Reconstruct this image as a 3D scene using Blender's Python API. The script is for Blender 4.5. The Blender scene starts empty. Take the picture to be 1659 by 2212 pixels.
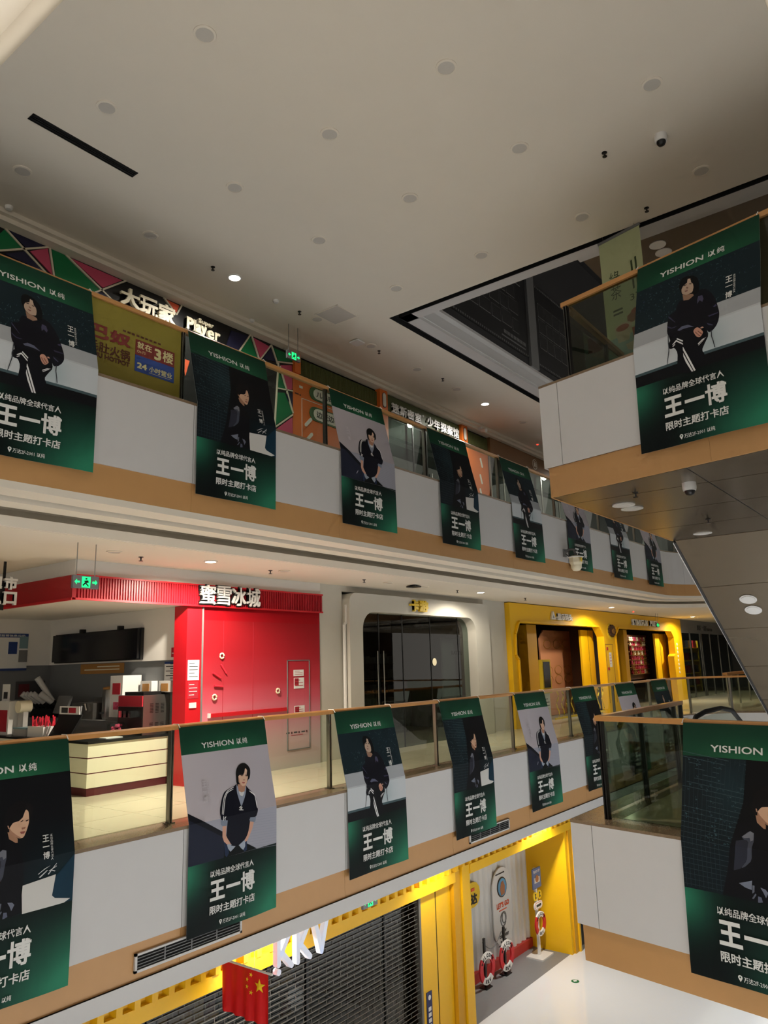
import bpy, bmesh, math, random
from mathutils import Vector, Matrix
S = bpy.context.scene
COL = S.collection
# ------------------------------------------------------------------ camera, world, exposure
cam_d = bpy.data.cameras.new('camera'); cam = bpy.data.objects.new('camera', cam_d); COL.objects.link(cam)
cam_d.sensor_fit = 'VERTICAL'; cam_d.sensor_height = 36.0; cam_d.lens = 26.2295
cam_d.clip_start = 0.05; cam_d.clip_end = 300
def aim(yaw, pitch, roll):
    f = Vector((math.sin(yaw)*math.cos(pitch), math.cos(yaw)*math.cos(pitch), math.sin(pitch)))
    r = Vector((math.cos(yaw), -math.sin(yaw), 0)); u = r.cross(f)
    c, s = math.cos(roll), math.sin(roll)
    r2 = c*r+s*u; u2 = -s*r+c*u
    return Matrix((r2, u2, -f)).transposed().to_4x4()
cam.matrix_world = Matrix.Translation((0, 0, 1.70)) @ aim(math.radians(52.4108), math.radians(11.6326), math.radians(-1.6219))
S.camera = cam
S.view_settings.view_transform = 'Standard'; S.view_settings.look = 'None'
S.view_settings.gamma = 1.0; S.view_settings.use_curve_mapping = False
S.view_settings.exposure = 0.14
S.cycles.use_denoising = True
S.cycles.max_bounces = 5; S.cycles.diffuse_bounces = 3; S.cycles.glossy_bounces = 2; S.cycles.transmission_bounces = 3; S.cycles.transparent_max_bounces = 12
S.cycles.use_adaptive_sampling = True; S.cycles.adaptive_threshold = 0.065; S.cycles.adaptive_min_samples = 12
S.cycles.sample_clamp_indirect = 4.0; S.cycles.caustics_reflective = False; S.cycles.caustics_refractive = False
W = bpy.data.worlds.new('world'); S.world = W; W.use_nodes = True
W.node_tree.nodes['Background'].inputs[0].default_value = (0.63, 0.58, 0.51, 1)
W.node_tree.nodes['Background'].inputs[1].default_value = 0.86
# ------------------------------------------------------------------ materials
def lin(c):
    return tuple(((x/255)/12.92 if x/255 <= .04045 else ((x/255+.055)/1.055)**2.4) for x in c)
MATS = {}
def mat(name, rgb=(200, 200, 200), rough=.5, metal=0., emit=None, es=0., noise=0., nscale=40., bump=0., spec=.5, coat=0.):
    if name in MATS: return MATS[name]
    m = bpy.data.materials.new(name); m.use_nodes = True
    nt = m.node_tree; b = nt.nodes['Principled BSDF']
    c = lin(rgb)
    b.inputs['Base Color'].default_value = (*c, 1); b.inputs['Roughness'].default_value = rough
    b.inputs['Metallic'].default_value = metal; b.inputs['Specular IOR Level'].default_value = spec
    if coat: b.inputs['Coat Weight'].default_value = coat; b.inputs['Coat Roughness'].default_value = .08
    if emit: b.inputs['Emission Color'].default_value = (*lin(emit), 1); b.inputs['Emission Strength'].default_value = es
    if noise or bump:
        tc = nt.nodes.new('ShaderNodeTexCoord'); n = nt.nodes.new('ShaderNodeTexNoise'); n.inputs['Scale'].default_value = nscale; n.inputs['Detail'].default_value = 4
        nt.links.new(tc.outputs['Object'], n.inputs['Vector'])
        if noise:
            mx = nt.nodes.new('ShaderNodeMix'); mx.data_type = 'RGBA'
            mx.inputs[6].default_value = (*[x*(1-noise) for x in c], 1); mx.inputs[7].default_value = (*[min(1, x*(1+noise)) for x in c], 1)
            nt.links.new(n.outputs['Fac'], mx.inputs[0]); nt.links.new(mx.outputs[2], b.inputs['Base Color'])
        if bump:
            bp = nt.nodes.new('ShaderNodeBump'); bp.inputs['Strength'].default_value = bump; bp.inputs['Distance'].default_value = .01
            nt.links.new(n.outputs['Fac'], bp.inputs['Height']); nt.links.new(bp.outputs[0], b.inputs['Normal'])
    MATS[name] = m
    return m
def glass(name, tint=(225, 235, 228), refl=1.0, ior=1.5):
    m = bpy.data.materials.new(name); m.use_nodes = True; nt = m.node_tree
    for n in list(nt.nodes): nt.nodes.remove(n)
    out = nt.nodes.new('ShaderNodeOutputMaterial'); mix = nt.nodes.new('ShaderNodeMixShader'); tr = nt.nodes.new('ShaderNodeBsdfTransparent')
    gl = nt.nodes.new('ShaderNodeBsdfGlossy'); fr = nt.nodes.new('ShaderNodeFresnel'); mul = nt.nodes.new('ShaderNodeMath')
    tr.inputs[0].default_value = (*lin(tint), 1); gl.inputs['Roughness'].default_value = .015; fr.inputs['IOR'].default_value = ior
    mul.operation = 'MULTIPLY'; mul.use_clamp = True; mul.inputs[1].default_value = refl
    ge = nt.nodes.new('ShaderNodeNewGeometry'); sub = nt.nodes.new('ShaderNodeMath'); sub.operation = 'SUBTRACT'; sub.inputs[0].default_value = refl; bk = nt.nodes.new('ShaderNodeMath'); bk.operation = 'MULTIPLY'; bk.inputs[1].default_value = refl; nt.links.new(ge.outputs['Backfacing'], bk.inputs[0]); nt.links.new(bk.outputs[0], sub.inputs[1]); nt.links.new(sub.outputs[0], mul.inputs[1])
    nt.links.new(fr.outputs[0], mul.inputs[0]); nt.links.new(mul.outputs[0], mix.inputs[0]); nt.links.new(tr.outputs[0], mix.inputs[1]); nt.links.new(gl.outputs[0], mix.inputs[2]); nt.links.new(mix.outputs[0], out.inputs[0])
    MATS[name] = m; return m
def vcol(name, rough=.5, spec=.4):
    m = bpy.data.materials.new(name); m.use_nodes = True; nt = m.node_tree; b = nt.nodes['Principled BSDF']
    a = nt.nodes.new('ShaderNodeAttribute'); a.attribute_name = 'Col'
    nt.links.new(a.outputs['Color'], b.inputs['Base Color']); b.inputs['Roughness'].default_value = rough; b.inputs['Specular IOR Level'].default_value = spec
    MATS[name] = m; return m
mat('ceiling_paint', (228, 219, 203), .9, noise=.02, nscale=3)
mat('white_panel', (202, 200, 198), .55, noise=.015, nscale=5)
mat('wood_board', (184, 138, 86), .5, noise=.05, nscale=6)
mat('rail_wood', (186, 132, 74), .3, noise=.06, nscale=14, coat=.3)
mat('steel', (150, 148, 142), .28, 1.0)
mat('dark_steel', (70, 70, 70), .35, 1.0)
mat('chrome', (215, 215, 215), .12, 1.0)
mat('granite', (124, 104, 82), .25, noise=.25, nscale=60)
mat('floor_beige', (216, 204, 178), .16, noise=.05, nscale=2.5)
mat('grout', (120, 106, 84), .7, noise=.1)
mat('floor_white', (240, 242, 244), .07, noise=.02, nscale=1.2)
mat('floor_grey', (130, 132, 134), .35, noise=.06, nscale=9)
mat('paint_white', (232, 228, 222), .8, noise=.015, nscale=4)
mat('plastic_white', (228, 226, 222), .4, noise=.01)
mat('black_void', (9, 9, 10), .9, noise=.1)
mat('black_plastic', (20, 20, 21), .4, noise=.1)
mat('dark_grey', (62, 63, 66), .6, noise=.05)
mat('mid_grey', (118, 118, 118), .6, noise=.04)
mat('soffit_metal', (106, 93, 74), .24, .6, noise=.04, nscale=2.)
mat('red_paint', (196, 22, 34), .4, noise=.03)
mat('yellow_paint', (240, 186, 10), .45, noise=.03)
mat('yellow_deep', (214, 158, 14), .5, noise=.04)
mat('orange_paint', (222, 112, 38), .5, noise=.03)
mat('green_louver', (92, 98, 52), .6, noise=.05)
mat('lamp_on', (255, 250, 240), .5, emit=(255, 244, 226), es=26)
mat('lamp_off', (196, 190, 180), .5, noise=.03)
mat('green_lit', (20, 220, 110), .5, emit=(30, 235, 120), es=1.6)
mat('red_led', (255, 30, 20), .5, emit=(255, 40, 25), es=6)
mat('letter_white', (236, 235, 232), .5, noise=.01)
mat('letter_cream', (238, 228, 198), .5, noise=.01)
mat('concrete', (128, 124, 118), .9, noise=.05)
glass('glass_rail', (243, 249, 244), 1.0); glass('glass_shop', (212, 220, 216), 1.6); glass('glass_reflect_tint', (204, 213, 203), 1.3); glass('glass_clear', (235, 240, 238), .9)  # platform glass: dark reflections are put into its tint colour
PRINT = vcol('print', .62, .14)
# ------------------------------------------------------------------ mesh helpers
class MB:
    def __init__(s): s.v = []; s.f = []; s.m = []; s.c = []
    def add(s, vs, fs, mi=0):
        n = len(s.v); s.v += [tuple(p) for p in vs]; s.f += [tuple(i+n for i in f) for f in fs]; s.m += [mi]*len(fs); return s
    def box(s, x0, x1, y0, y1, z0, z1, mi=0):
        return s.add([(x0,y0,z0),(x1,y0,z0),(x1,y1,z0),(x0,y1,z0),(x0,y0,z1),(x1,y0,z1),(x1,y1,z1),(x0,y1,z1)],
                     [(0,3,2,1),(4,5,6,7),(0,1,5,4),(1,2,6,5),(2,3,7,6),(3,0,4,7)], mi)
    def prism(s, pts, fn0, fn1, mi=0):
        n = len(pts); vs = [fn0(p) for p in pts]+[fn1(p) for p in pts]
        return s.add(vs, [tuple(range(n))[::-1], tuple(range(n, 2*n))]+[(i, (i+1) % n, n+(i+1) % n, n+i) for i in range(n)], mi)
    def poly_y(s, pts, y0, y1, mi=0):      # outline in (x,z)
        return s.prism(pts, lambda p: (p[0], y0, p[1]), lambda p: (p[0], y1, p[1]), mi)
    def poly_z(s, pts, z0, z1, mi=0):
        return s.prism(pts, lambda p: (p[0], p[1], z0), lambda p: (p[0], p[1], z1), mi)
    def poly_x(s, pts, x0, x1, mi=0):      # outline in (y,z)
        return s.prism(pts, lambda p: (x0, p[0], p[1]), lambda p: (x1, p[0], p[1]), mi)
    def tube(s, path, r, n=8, mi=0, closed=False):
        P = [Vector(p) for p in path]; rings = []
        for i, p in enumerate(P):
            a = P[i-1] if (i or closed) else p; b = P[(i+1) % len(P)] if (i < len(P)-1 or closed) else p
            d = (b-a).normalized(); up = Vector((0, 0, 1)) if abs(d.z) < .9 else Vector((1, 0, 0))
            e = d.cross(up).normalized(); g = e.cross(d)
            rr = r[i] if isinstance(r, (list, tuple)) else r
            rings.append([p+rr*(math.cos(t)*e+math.sin(t)*g) for t in [2*math.pi*k/n for k in range(n)]])
        vs = [q for R in rings for q in R]; fs = []
        L = len(P)
        for i in range(L if closed else L-1):
            for k in range(n):
                a, b = i*n, ((i+1) % L)*n
                fs.append((a+k, a+(k+1) % n, b+(k+1) % n, b+k))
        if not closed: fs += [tuple(range(n)), tuple(range((L-1)*n, L*n))[::-1]]
        return s.add(vs, fs, mi)
    def lathe(s, prof, cx, cy, n=20, mi=0):      # prof (r,z) around vertical axis
        vs = []; fs = []
        for r, z in prof:
            vs += [(cx+r*math.cos(2*math.pi*k/n), cy+r*math.sin(2*math.pi*k/n), z) for k in range(n)]
        for i in range(len(prof)-1):
            for k in range(n): fs.append((i*n+k, i*n+(k+1) % n, (i+1)*n+(k+1) % n, (i+1)*n+k))
        fs += [tuple(range(n))[::-1], tuple(range((len(prof)-1)*n, len(prof)*n))]
        return s.add(vs, fs, mi)
    def mesh(s, name, mats, smooth=False):
        me = bpy.data.meshes.new(name); me.from_pydata(s.v, [], s.f)
        for m in (mats if isinstance(mats, (list, tuple)) else [mats]): me.materials.append(MATS[m] if isinstance(m, str) else m)
        me.polygons.foreach_set('material_index', s.m)
        bm = bmesh.new(); bm.from_mesh(me); bmesh.ops.recalc_face_normals(bm, faces=bm.faces); bm.to_mesh(me); bm.free()
        if smooth:
            me.polygons.foreach_set('use_smooth', [True]*len(me.polygons))
            try: me.set_sharp_from_angle(angle=math.radians(40))
            except Exception: pass
        return me
def link(name, me, parent=None, loc=None, rot=None, label=None, cat=None, group=None, kind=None, inv=False):
    o = bpy.data.objects.new(name, me); COL.objects.link(o)
    if loc is not None: o.location = loc
    if rot is not None: o.rotation_euler = rot
    if parent is not None:
        o.parent = parent
        if inv: o.matrix_parent_inverse = Matrix.Translation(-Vector(parent.location))
    if label: o['label'] = label
    if cat: o['category'] = cat
    if group: o['group'] = group
    if kind: o['kind'] = kind
    return o
def B(name, mb, mats, parent=None, smooth=False, **kw):       # world-coordinate mesh
    return link(name, mb.mesh(name, mats, smooth), parent, inv=parent is not None, **kw)
def E(name, loc, label, cat, group=None, rz=0):
    return link(name, None, loc=loc, rot=(0, 0, rz), label=label, cat=cat, group=group)
def copy_tree(o, parent=None, **kw):
    c = o.copy(); COL.objects.link(c)
    if parent is not None: c.parent = parent
    for k, v in kw.items(): c[k] = v
    for ch in list(o.children): copy_tree(ch, c)
    return c
ORD = ['first', 'second', 'third', 'fourth', 'fifth', 'sixth', 'seventh', 'eighth', 'ninth', 'tenth']
# text as flat meshes, fitted to a rectangle
_TX = {}
def text2d(body, res=2):
    k = (body, res)
    if k not in _TX:
        c = bpy.data.curves.new('t', 'FONT'); c.body = body; c.resolution_u = res; c.size = 1
        o = bpy.data.objects.new('t', c); COL.objects.link(o); dg = bpy.context.evaluated_depsgraph_get(); dg.update()
        me = bpy.data.meshes.new_from_object(o.evaluated_get(dg))
        vs = [(v.co.x, v.co.y) for v in me.vertices]; fs = [tuple(p.vertices) for p in me.polygons]
        bpy.data.objects.remove(o); bpy.data.curves.remove(c); bpy.data.meshes.remove(me)
        xs = [p[0] for p in vs]; ys = [p[1] for p in vs]; x0, x1, y0, y1 = min(xs), max(xs), min(ys), max(ys)
        _TX[k] = ([((x-x0)/(x1-x0), (y-y0)/max(1e-6, y1-y0)) for x, y in vs], fs, (x1-x0)/max(1e-6, y1-y0))
    return _TX[k]
def glyph_copies(body, bold, res=2):
    """unit-square glyphs; bold = a few shifted copies, each a hair further out"""
    vs, fs, asp = text2d(body, res)
    if not bold: return [(vs, fs, 0)]
    sx, sy = bold/asp, bold
    return [([(x*(1-2*sx)+sx+dx*sx, y*(1-2*sy)+sy+dy*sy) for x, y in vs], fs, i) for i, (dx, dy) in enumerate(((-1, -1), (1, -1), (-1, 1), (1, 1), (0, 0)))]
def put_text(mb, body, rect, fn, bold=0., mi=0, depth=None, res=2):
    """rect = (a0,a1,b0,b1): a across, b up; fn(a,b,d) -> 3D point, d out of the surface"""
    a0, a1, b0, b1 = rect
    for vs, fs, li in glyph_copies(body, bold, res):
        q = [(a0+(a1-a0)*x, b0+(b1-b0)*y) for x, y in vs]; e = .0006*li
        if depth is None: mb.add([fn(a, b, e) for a, b in q], fs, mi); continue
        n = len(q); edges = {}
        for f in fs:
            for i in range(len(f)): edges[(f[i], f[(i+1) % len(f)])] = 1
        side = [(a, b, b+n, a+n) for a, b in edges if (b, a) not in edges]
        mb.add([fn(a, b, depth+e) for a, b in q]+[fn(a, b, 0) for a, b in q], list(fs)+side, mi)
    return mb
def on_y(y): return lambda a, b, d: (a, y-d, b)           # a surface that faces -Y
def on_x(x): return lambda a, b, d: (x-d, -a, b)          # a surface that faces -X (a = -y)
PW_L3 = 220; PW_L2 = 760; PW_L1 = 1350; PW_KKV = 170
mat('well_grey', (46, 46, 48), .8, noise=.06); mat('near_shop', (96, 88, 78), .7, noise=.06)
# ------------------------------------------------------------------ lights of the place
def spot(name, loc, power, color=(1, .93, .82), size=120, blend=.6, rad=.06, target=None):
    d = bpy.data.lights.new(name, 'SPOT'); d.energy = power; d.color = color; d.spot_size = math.radians(size); d.spot_blend = blend; d.shadow_soft_size = rad
    o = bpy.data.objects.new(name, d); COL.objects.link(o); o.location = loc
    if target: o.rotation_euler = (Vector(target)-Vector(loc)).to_track_quat('-Z', 'Y').to_euler()
    return o
def area(name, loc, sx, sy, power, color=(1, 1, 1), down=True, rot=None):
    d = bpy.data.lights.new(name, 'AREA'); d.shape = 'RECTANGLE'; d.size = sx; d.size_y = sy; d.energy = power; d.color = color
    o = bpy.data.objects.new(name, d); COL.objects.link(o); o.location = loc
    if rot: o.rotation_euler = rot
    return o
WARM = (1, .90, .74); NEUT = (1, .95, .88); COOL = (.95, .98, 1)
# ground-floor shop lighting on the near side, and lamps of the walkway behind the viewer
for x in (3, 8, 13, 18): spot('ground_lamp', (x, -.5, -1.9), PW_L1, COOL, 150, .6, .25)
# ------------------------------------------------------------------ structure: paths along the balcony edge
F2, F3, F1 = 0.0, 5.0, -5.0
CX, CY, CR, XE = 23.4, 4.88, 2.40, 23.4
def edge_path(d, n=10, x0=-2.58):
    """edge of the far balcony, offset d away from the void"""
    P = [(x0, 7.28+d), (XE, 7.28+d)]
    for k in range(1, n+1):
        t = math.pi/2*(1-k/n); P.append((CX+(CR+d)*math.cos(t), CY+(CR+d)*math.sin(t)))
    P.append((CX+CR+d, -3.0))
    return P
def sweep(mb, prof, mi=0, n=10, closed=False):
    rows = [[(x, y, z) for x, y in edge_path(d, n)] for d, z in prof]; L = len(rows[0]); vs = [p for r in rows for p in r]; fs = []
    for i in range(len(rows) if closed else len(rows)-1):
        j = (i+1) % len(rows)
        for k in range(L-1): fs.append((i*L+k, i*L+k+1, j*L+k+1, j*L+k))
    return mb.add(vs, fs, mi)
# floors -------------------------------------------------------------
B('floor', MB().box(-8, 40, -8, 8.45, -5.2, -5.0), 'floor_white', kind='structure')
B('floor', MB().box(-8, 40, 8.45, 16, -5.2, -5.0), 'floor_grey', kind='structure')
def slab_poly(d, y1=16.5, x0=-2.58, x1=46): return edge_path(d)+[(x1, -3), (x1, y1), (x0, y1)]
fl2 = B('floor', MB().poly_z(slab_poly(.02), -.30, -.012), 'grout', kind='structure', label='beige tiled floor of the middle balcony')
B('floor', MB().poly_z(slab_poly(.02), 4.7, 5.0), 'concrete', kind='structure')
# stone border under the glass, then the floor tiles
for z, nm in ((F2, 'mid'), (F3, 'up')):
    mb = MB(); sweep(mb, [(0, z-.035), (0, z), (.42, z), (.42, z-.035)], closed=True); B('trim_1', mb, 'granite', kind='structure')
tile_mb = MB(); tile_mb.box(-.397, .397, -.397, .397, -.010, 0.0); tile_me = tile_mb.mesh('floor_tile', 'floor_beige')
for i in range(29):
    for j in range(9):
        x, y = 3.0+.8*i, 8.105+.8*j
        if (j > 2 and x > 8.5) or x > 25.5 or x < 3: continue
        link('floor_tile', tile_me, fl2, loc=(x, y, 0))
B('trim_2', MB().poly_z(edge_path(.42)+[(46, -3), (46, 9.9), (26.2, 9.9), (26.2, 7.70)], -.012, -.001), 'floor_beige', kind='structure')
# parapet panels -----------------------------------------------------
PW = 1.3725
pan_me = MB().box(.004, PW-.004, 0, .03, -1.04, -.036).mesh('parapet_panel', 'white_panel')
brd_me = MB().box(.0015, 2*PW-.0015, .02, .05, -1.40, -1.041).mesh('wood_board', 'wood_board')
def arc_box(mb, a0, a1, r0, r1, z0, z1, n=5):
    vs = []; fs = []
    for k in range(n+1):
        t = a0+(a1-a0)*k/n
        for r in (r0, r1):
            for z in (z0, z1): vs.append((CX+r*math.cos(t), CY+r*math.sin(t), z))
    for k in range(n):
        b = 4*k; c = b+4
        fs += [(b, b+1, c+1, c), (b+2, c+2, c+3, b+3), (b+1, b+3, c+3, c+1), (b, c, c+2, b+2)]
    fs += [(0, 2, 3, 1), (4*n, 4*n+1, 4*n+3, 4*n+2)]
    return mb.add(vs, fs)
for z, side in ((F3, 'upper_balcony'), (F2, 'middle_balcony')):
    w = B('wall_'+side, MB().box(-2.58, XE, 7.335, 7.36, z-1.40, z-.036), 'mid_grey', kind='structure')
    k = 0; x = 2.872-4*PW
    while x < XE-.3:
        link('parapet_panel', pan_me, w, loc=(x, 7.28, z), inv=False)
        if k % 2 == 0: link('wood_board', brd_me, w, loc=(x, 7.28, z))
        k += 1; x += PW
    xs = x
    for i in range(3):
        a0 = math.pi/2*(1-i/3)-.001; a1 = math.pi/2*(1-(i+1)/3)+.001
        B('parapet_panel', arc_box(MB(), a0, a1, CR, CR+.03, z-1.04, z-.036), 'white_panel', w)
    mb = MB(); arc_box(mb, math.pi/2, 0, CR+.02, CR+.05, z-1.40, z-1.041, 12); B('wood_board', mb, 'wood_board', w)
    for i in range(5): B('parapet_panel', MB().box(CX+CR, CX+CR+.03, CY-1.45*(i+1)+.004, CY-1.45*i-.004, z-1.04, z-.036), 'white_panel', w)
    B('wood_board', MB().box(CX+CR+.02, CX+CR+.05, -2.9, CY, z-1.40, z-1.041), 'wood_board', w)
# mouldings under the upper balcony and the corridor ceilings --------------------------------
mb = MB(); sweep(mb, [(.02, 3.60), (.02, 3.522), (.345, 3.522), (.345, 3.62), (.40, 3.62), (.40, 3.478), (.69, 3.478), (.69, 3.62), (.98, 3.62), (.98, 3.52), (.80, 3.40), (.74, 3.40), (.74, 3.285), (.80, 3.285)], n=14)
B('trim_3', mb, 'ceiling_paint', kind='structure')
B('ceiling', MB().poly_z(slab_poly(.78), 3.28, 3.34), 'ceiling_paint', kind='structure')
mb = MB(); sweep(mb, [(-.01, -1.40), (-.01, -1.545), (.30, -1.545), (.30, -1.72), (1.2, -1.72)], n=14)
B('trim_4', mb, 'white_panel', kind='structure')
B('ceiling', MB().poly_z(slab_poly(1.1), -1.70, -1.64), 'ceiling_paint', kind='structure')
# top ceiling -------------------------------------------------------------
B('ceiling', MB().poly_z([(2.97, .72), (10.27, .72), (10.27, 7.66), (40, 7.66), (40, 11), (-4, 11), (-4, 9.8), (2.97, 9.8)], 8.0, 8.12), 'ceiling_paint', kind='structure')
mb = MB()   # raised lit tray that shows in the two top corners
mb.box(-8, 2.97, -8, 9.8, 8.42, 8.5); mb.box(2.97, 10.27, -8, .72, 8.42, 8.5); mb.box(2.95, 2.97, .72, 9.8, 8.0, 8.42); mb.box(2.97, 10.27, .70, .72, 8.0, 8.42)
B('ceiling', mb, 'ceiling_paint', kind='structure')
# skylight well: dark slot, white frame, ledge, poster wall
mb = MB(); mb.box(10.27, 40, 7.50, 7.66, 8.10, 8.14); mb.box(10.27, 10.42, -3, 7.66, 8.10, 8.14); mb.box(10.27, 10.275, -3, 7.66, 8.0, 8.1); mb.box(10.27, 40, 7.655, 7.66, 8.0, 8.1); mb.box(10.385, 10.399, -3, 7.515, 8.001, 8.1); mb.box(10.385, 40, 7.501, 7.515, 8.001, 8.1)
B('trim_5', mb, 'black_void', kind='structure')
mb = MB(); mb.box(10.40, 40, 7.24, 7.50, 8.0, 8.06); mb.box(10.40, 10.64, -3, 7.50, 8.0, 8.06)
mb.box(10.60, 40, 7.22, 7.26, 8.06, 8.30); mb.box(10.60, 10.64, -3, 7.22, 8.06, 8.30); mb.box(10.6, 40, 7.10, 7.26, 8.28, 8.34); mb.box(10.62, 10.72, -3, 7.2, 8.28, 8.34)
B('trim_6', mb, 'white_panel', kind='structure')
mb = MB(); mb.box(10.6, 40, 7.12, 7.22, 8.34, 12.5); mb.box(10.55, 10.66, -3, 7.12, 8.34, 12.5); mb.box(10.6, 40, -3, 7.2, 12.5, 12.6)
B('wall_skylight', mb, 'well_grey', kind='structure')
# unseen near-side walls, added to block ambient light from the platforms
for z0, z1 in ((-5, -1.7), (0, 3.3), (5, 8.0)): B('wall_near_blocker', MB().box(3.5, 30, -3.4, -3.2, z0, z1), 'near_shop', kind='structure')
area('cove_strip', (2.7, 4.2, 8.03), .08, 8, 10, NEUT, rot=(math.pi, 0, 0)); area('cove_strip', (6.6, .45, 8.03), 6, .08, 7, NEUT, rot=(math.pi, 0, 0))
# shop wall planes behind everything
B('wall_upper_shops', MB().box(-4, 40, 9.945, 10.1, 5.0, 8.0), 'black_plastic', kind='structure')
mb = MB(); mb.box(-4, 40, 9.70, 9.92, 7.86, 7.999); mb.box(-4, 40, 9.62, 9.70, 7.93, 7.999)
B('trim_7', mb, 'ceiling_paint', kind='structure')
mb = MB(); mb.box(-8, 40, 16.4, 16.6, -5, 8); mb.box(45.5, 46, -3, 16.5, -5, 8.4)
B('wall_back', mb, 'dark_grey', kind='structure')
# ------------------------------------------------------------------ balustrades of the far balconies
RY = .28
def rail_sweep(mb, prof, n=14): return sweep(mb, prof, n=n, closed=True)
post_me = None
for z, lab in ((F3, 'glass balustrade with wooden handrail along the upper balcony'), (F2, 'glass balustrade with wooden handrail along the middle balcony')):
    r = E('balcony_railing', (5.62, 7.56, z), lab, 'railing')
    mb = MB(); rail_sweep(mb, [(RY-.04, z+1.03), (RY-.04, z+1.075), (RY-.025, z+1.09), (RY+.025, z+1.09), (RY+.04, z+1.075), (RY+.04, z+1.03)]); B('handrail', mb, 'rail_wood', r, smooth=True)
    if post_me is None:
        pm = MB(); pm.box(-.022, -.006, -.03, .03, 0, 1.03); pm.box(.006, .022, -.03, .03, 0, 1.03); pm.box(-.05, .05, -.05, .05, 0, .012); post_me = pm.mesh('post', 'steel')
    xs = [5.62+2.7425*i for i in range(-3, 7)]+[23.4]
    for x in xs:
        if x < 23.5: link('post', post_me, r, loc=(x-5.62, 0, 0))
    for i in range(len(xs)-1):
        B('glass_panel', MB().box(xs[i]+.03, xs[i+1]-.03, 7.554, 7.566, z+.02, z+1.03), 'glass_rail', r)
    mb = MB()
    for i in range(3):
        a0 = math.pi/2*(1-i/3)-.01; a1 = math.pi/2*(1-(i+1)/3)+.01; mb = MB(); arc_box(mb, a0, a1, CR+RY-.006, CR+RY+.006, z+.02, z+1.03); B('glass_panel', mb, 'glass_rail', r)
        link('post', post_me, r, loc=(CX+(CR+RY)*math.cos(a1)-5.62, CY+(CR+RY)*math.sin(a1)-7.56, 0))
    B('glass_panel', MB().box(CX+CR+RY-.006, CX+CR+RY+.006, .5, CY-.05, z+.02, z+1.03), 'glass_rail', r)
# ------------------------------------------------------------------ near platform (right): two levels
PA = Vector((8.06, 3.76)); TD = Vector((-.2012, -.9795)); ND = Vector((.9795, -.2012))
def bp(s, d): q = PA+TD*s+ND*d; return (q.x, q.y)
BANG = math.atan2(TD.y, TD.x)
def plat_pts(d, far=26):      # platform outline, inset d
    a = bp(6.2, d); c = bp(d*1.0, d)
    return [c, a, (far, a[1]), (far, PA.y-d)]
for z, nm in ((F3, 'upper_platform'), (F2, 'middle_platform')):
    far = 12.68 if z == F3 else 12.2
    B('floor', MB().poly_z(plat_pts(.05, far), z-.30, z-.002), 'floor_beige' if z == F2 else 'concrete', kind='structure')
    w = B('wall_'+nm, MB().poly_z(plat_pts(.06, far-.08), z-1.39, z-.3), 'dark_grey', kind='structure')
    for s0, s1 in ((0, .27), (.27, 1.64), (1.64, 3.01), (3.01, 4.4), (4.4, 5.8)):
        B('parapet_panel', MB().poly_z([bp(s0+.004, 0), bp(s1-.004, 0), bp(s1-.004, .03), bp(s0+.004, .03)], z-1.04, z-.03), 'white_panel', w)
    for x0, x1 in ((8.075, 9.4), (9.4, 10.75), (10.75, far)):
        B('parapet_panel', MB().box(x0+.004, x1-.004, PA.y-.03, PA.y, z-1.04, z-.03), 'white_panel', w)
    for s0, s1 in ((.04, 2.0), (2.0, 4.4), (4.4, 5.8)):
        B('wood_board', MB().poly_z([bp(s0+.001, .04), bp(s1-.001, .04), bp(s1-.001, .06), bp(s0+.001, .06)], z-1.40, z-1.041), 'wood_board', w)
    B('wood_board', MB().box(8.11, far, PA.y-.06, PA.y-.04, z-1.40, z-1.041), 'wood_board', w)
    mb = MB(); a, b = bp(0, 0), bp(6, 0); c, d = bp(6, .40), bp(.40, .40)
    mb.poly_z([a, b, c, d], z-.03, z); mb.poly_z([a, d, (far, PA.y-.40), (far, PA.y)], z-.03, z)
    B('trim_1', mb, 'granite', kind='structure')
    # balustrade
    lab = 'corner glass balustrade with wooden handrail on the upper near platform' if z == F3 else 'corner glass balustrade with wooden handrail on the middle near platform'
    r = E('platform_railing', (*bp(.28, .28), z), lab, 'railing')
    xr = 12.3 if z == F3 else 11.4
    A = [bp(6, .28), bp(.28, .28), (xr, PA.y-.28)]
    mb = MB()
    for (p, q) in ((A[0], A[1]), (A[1], A[2])):
        P, Q = Vector(p), Vector(q); t = (Q-P).normalized(); n = Vector((-t.y, t.x)); P = P-t*.0; Q2 = Q+t*.03
        mb.poly_z([tuple(P+n*.04), tuple(Q2+n*.04), tuple(Q2-n*.04), tuple(P-n*.04)], z+1.03, z+1.085)
    B('handrail', mb, 'rail_wood', r)
    for s in (.30, 1.42+.02, 2.80, 4.2):
        p = bp(s, .28); mb = MB(); mb.poly_z([bp(s-.025, .25), bp(s-.008, .25), bp(s-.008, .31), bp(s-.025, .31)], z, z+1.03); mb.poly_z([bp(s+.008, .25), bp(s+.025, .25), bp(s+.025, .31), bp(s+.008, .31)], z, z+1.03)
        B('post', mb, 'dark_steel', r)
    for s0, s1 in ((.34, 1.40), (1.47, 2.77), (2.83, 4.17)):
        B('glass_panel', MB().poly_z([bp(s0, .274), bp(s1, .274), bp(s1, .286), bp(s0, .286)], z+.02, z+1.03), 'glass_reflect_tint', r)
    x = bp(.28, .28)[0]+.1
    while x < xr-.3:
        x1 = min(x+1.35, xr)
        B('glass_panel', MB().box(x+.03, x1-.03, PA.y-.286, PA.y-.274, z+.02, z+1.03), 'glass_reflect_tint', r)
        B('post', MB().box(x1-.02, x1+.02, PA.y-.31, PA.y-.25, z, z+1.03), 'dark_steel', r)
        x = x1
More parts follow.
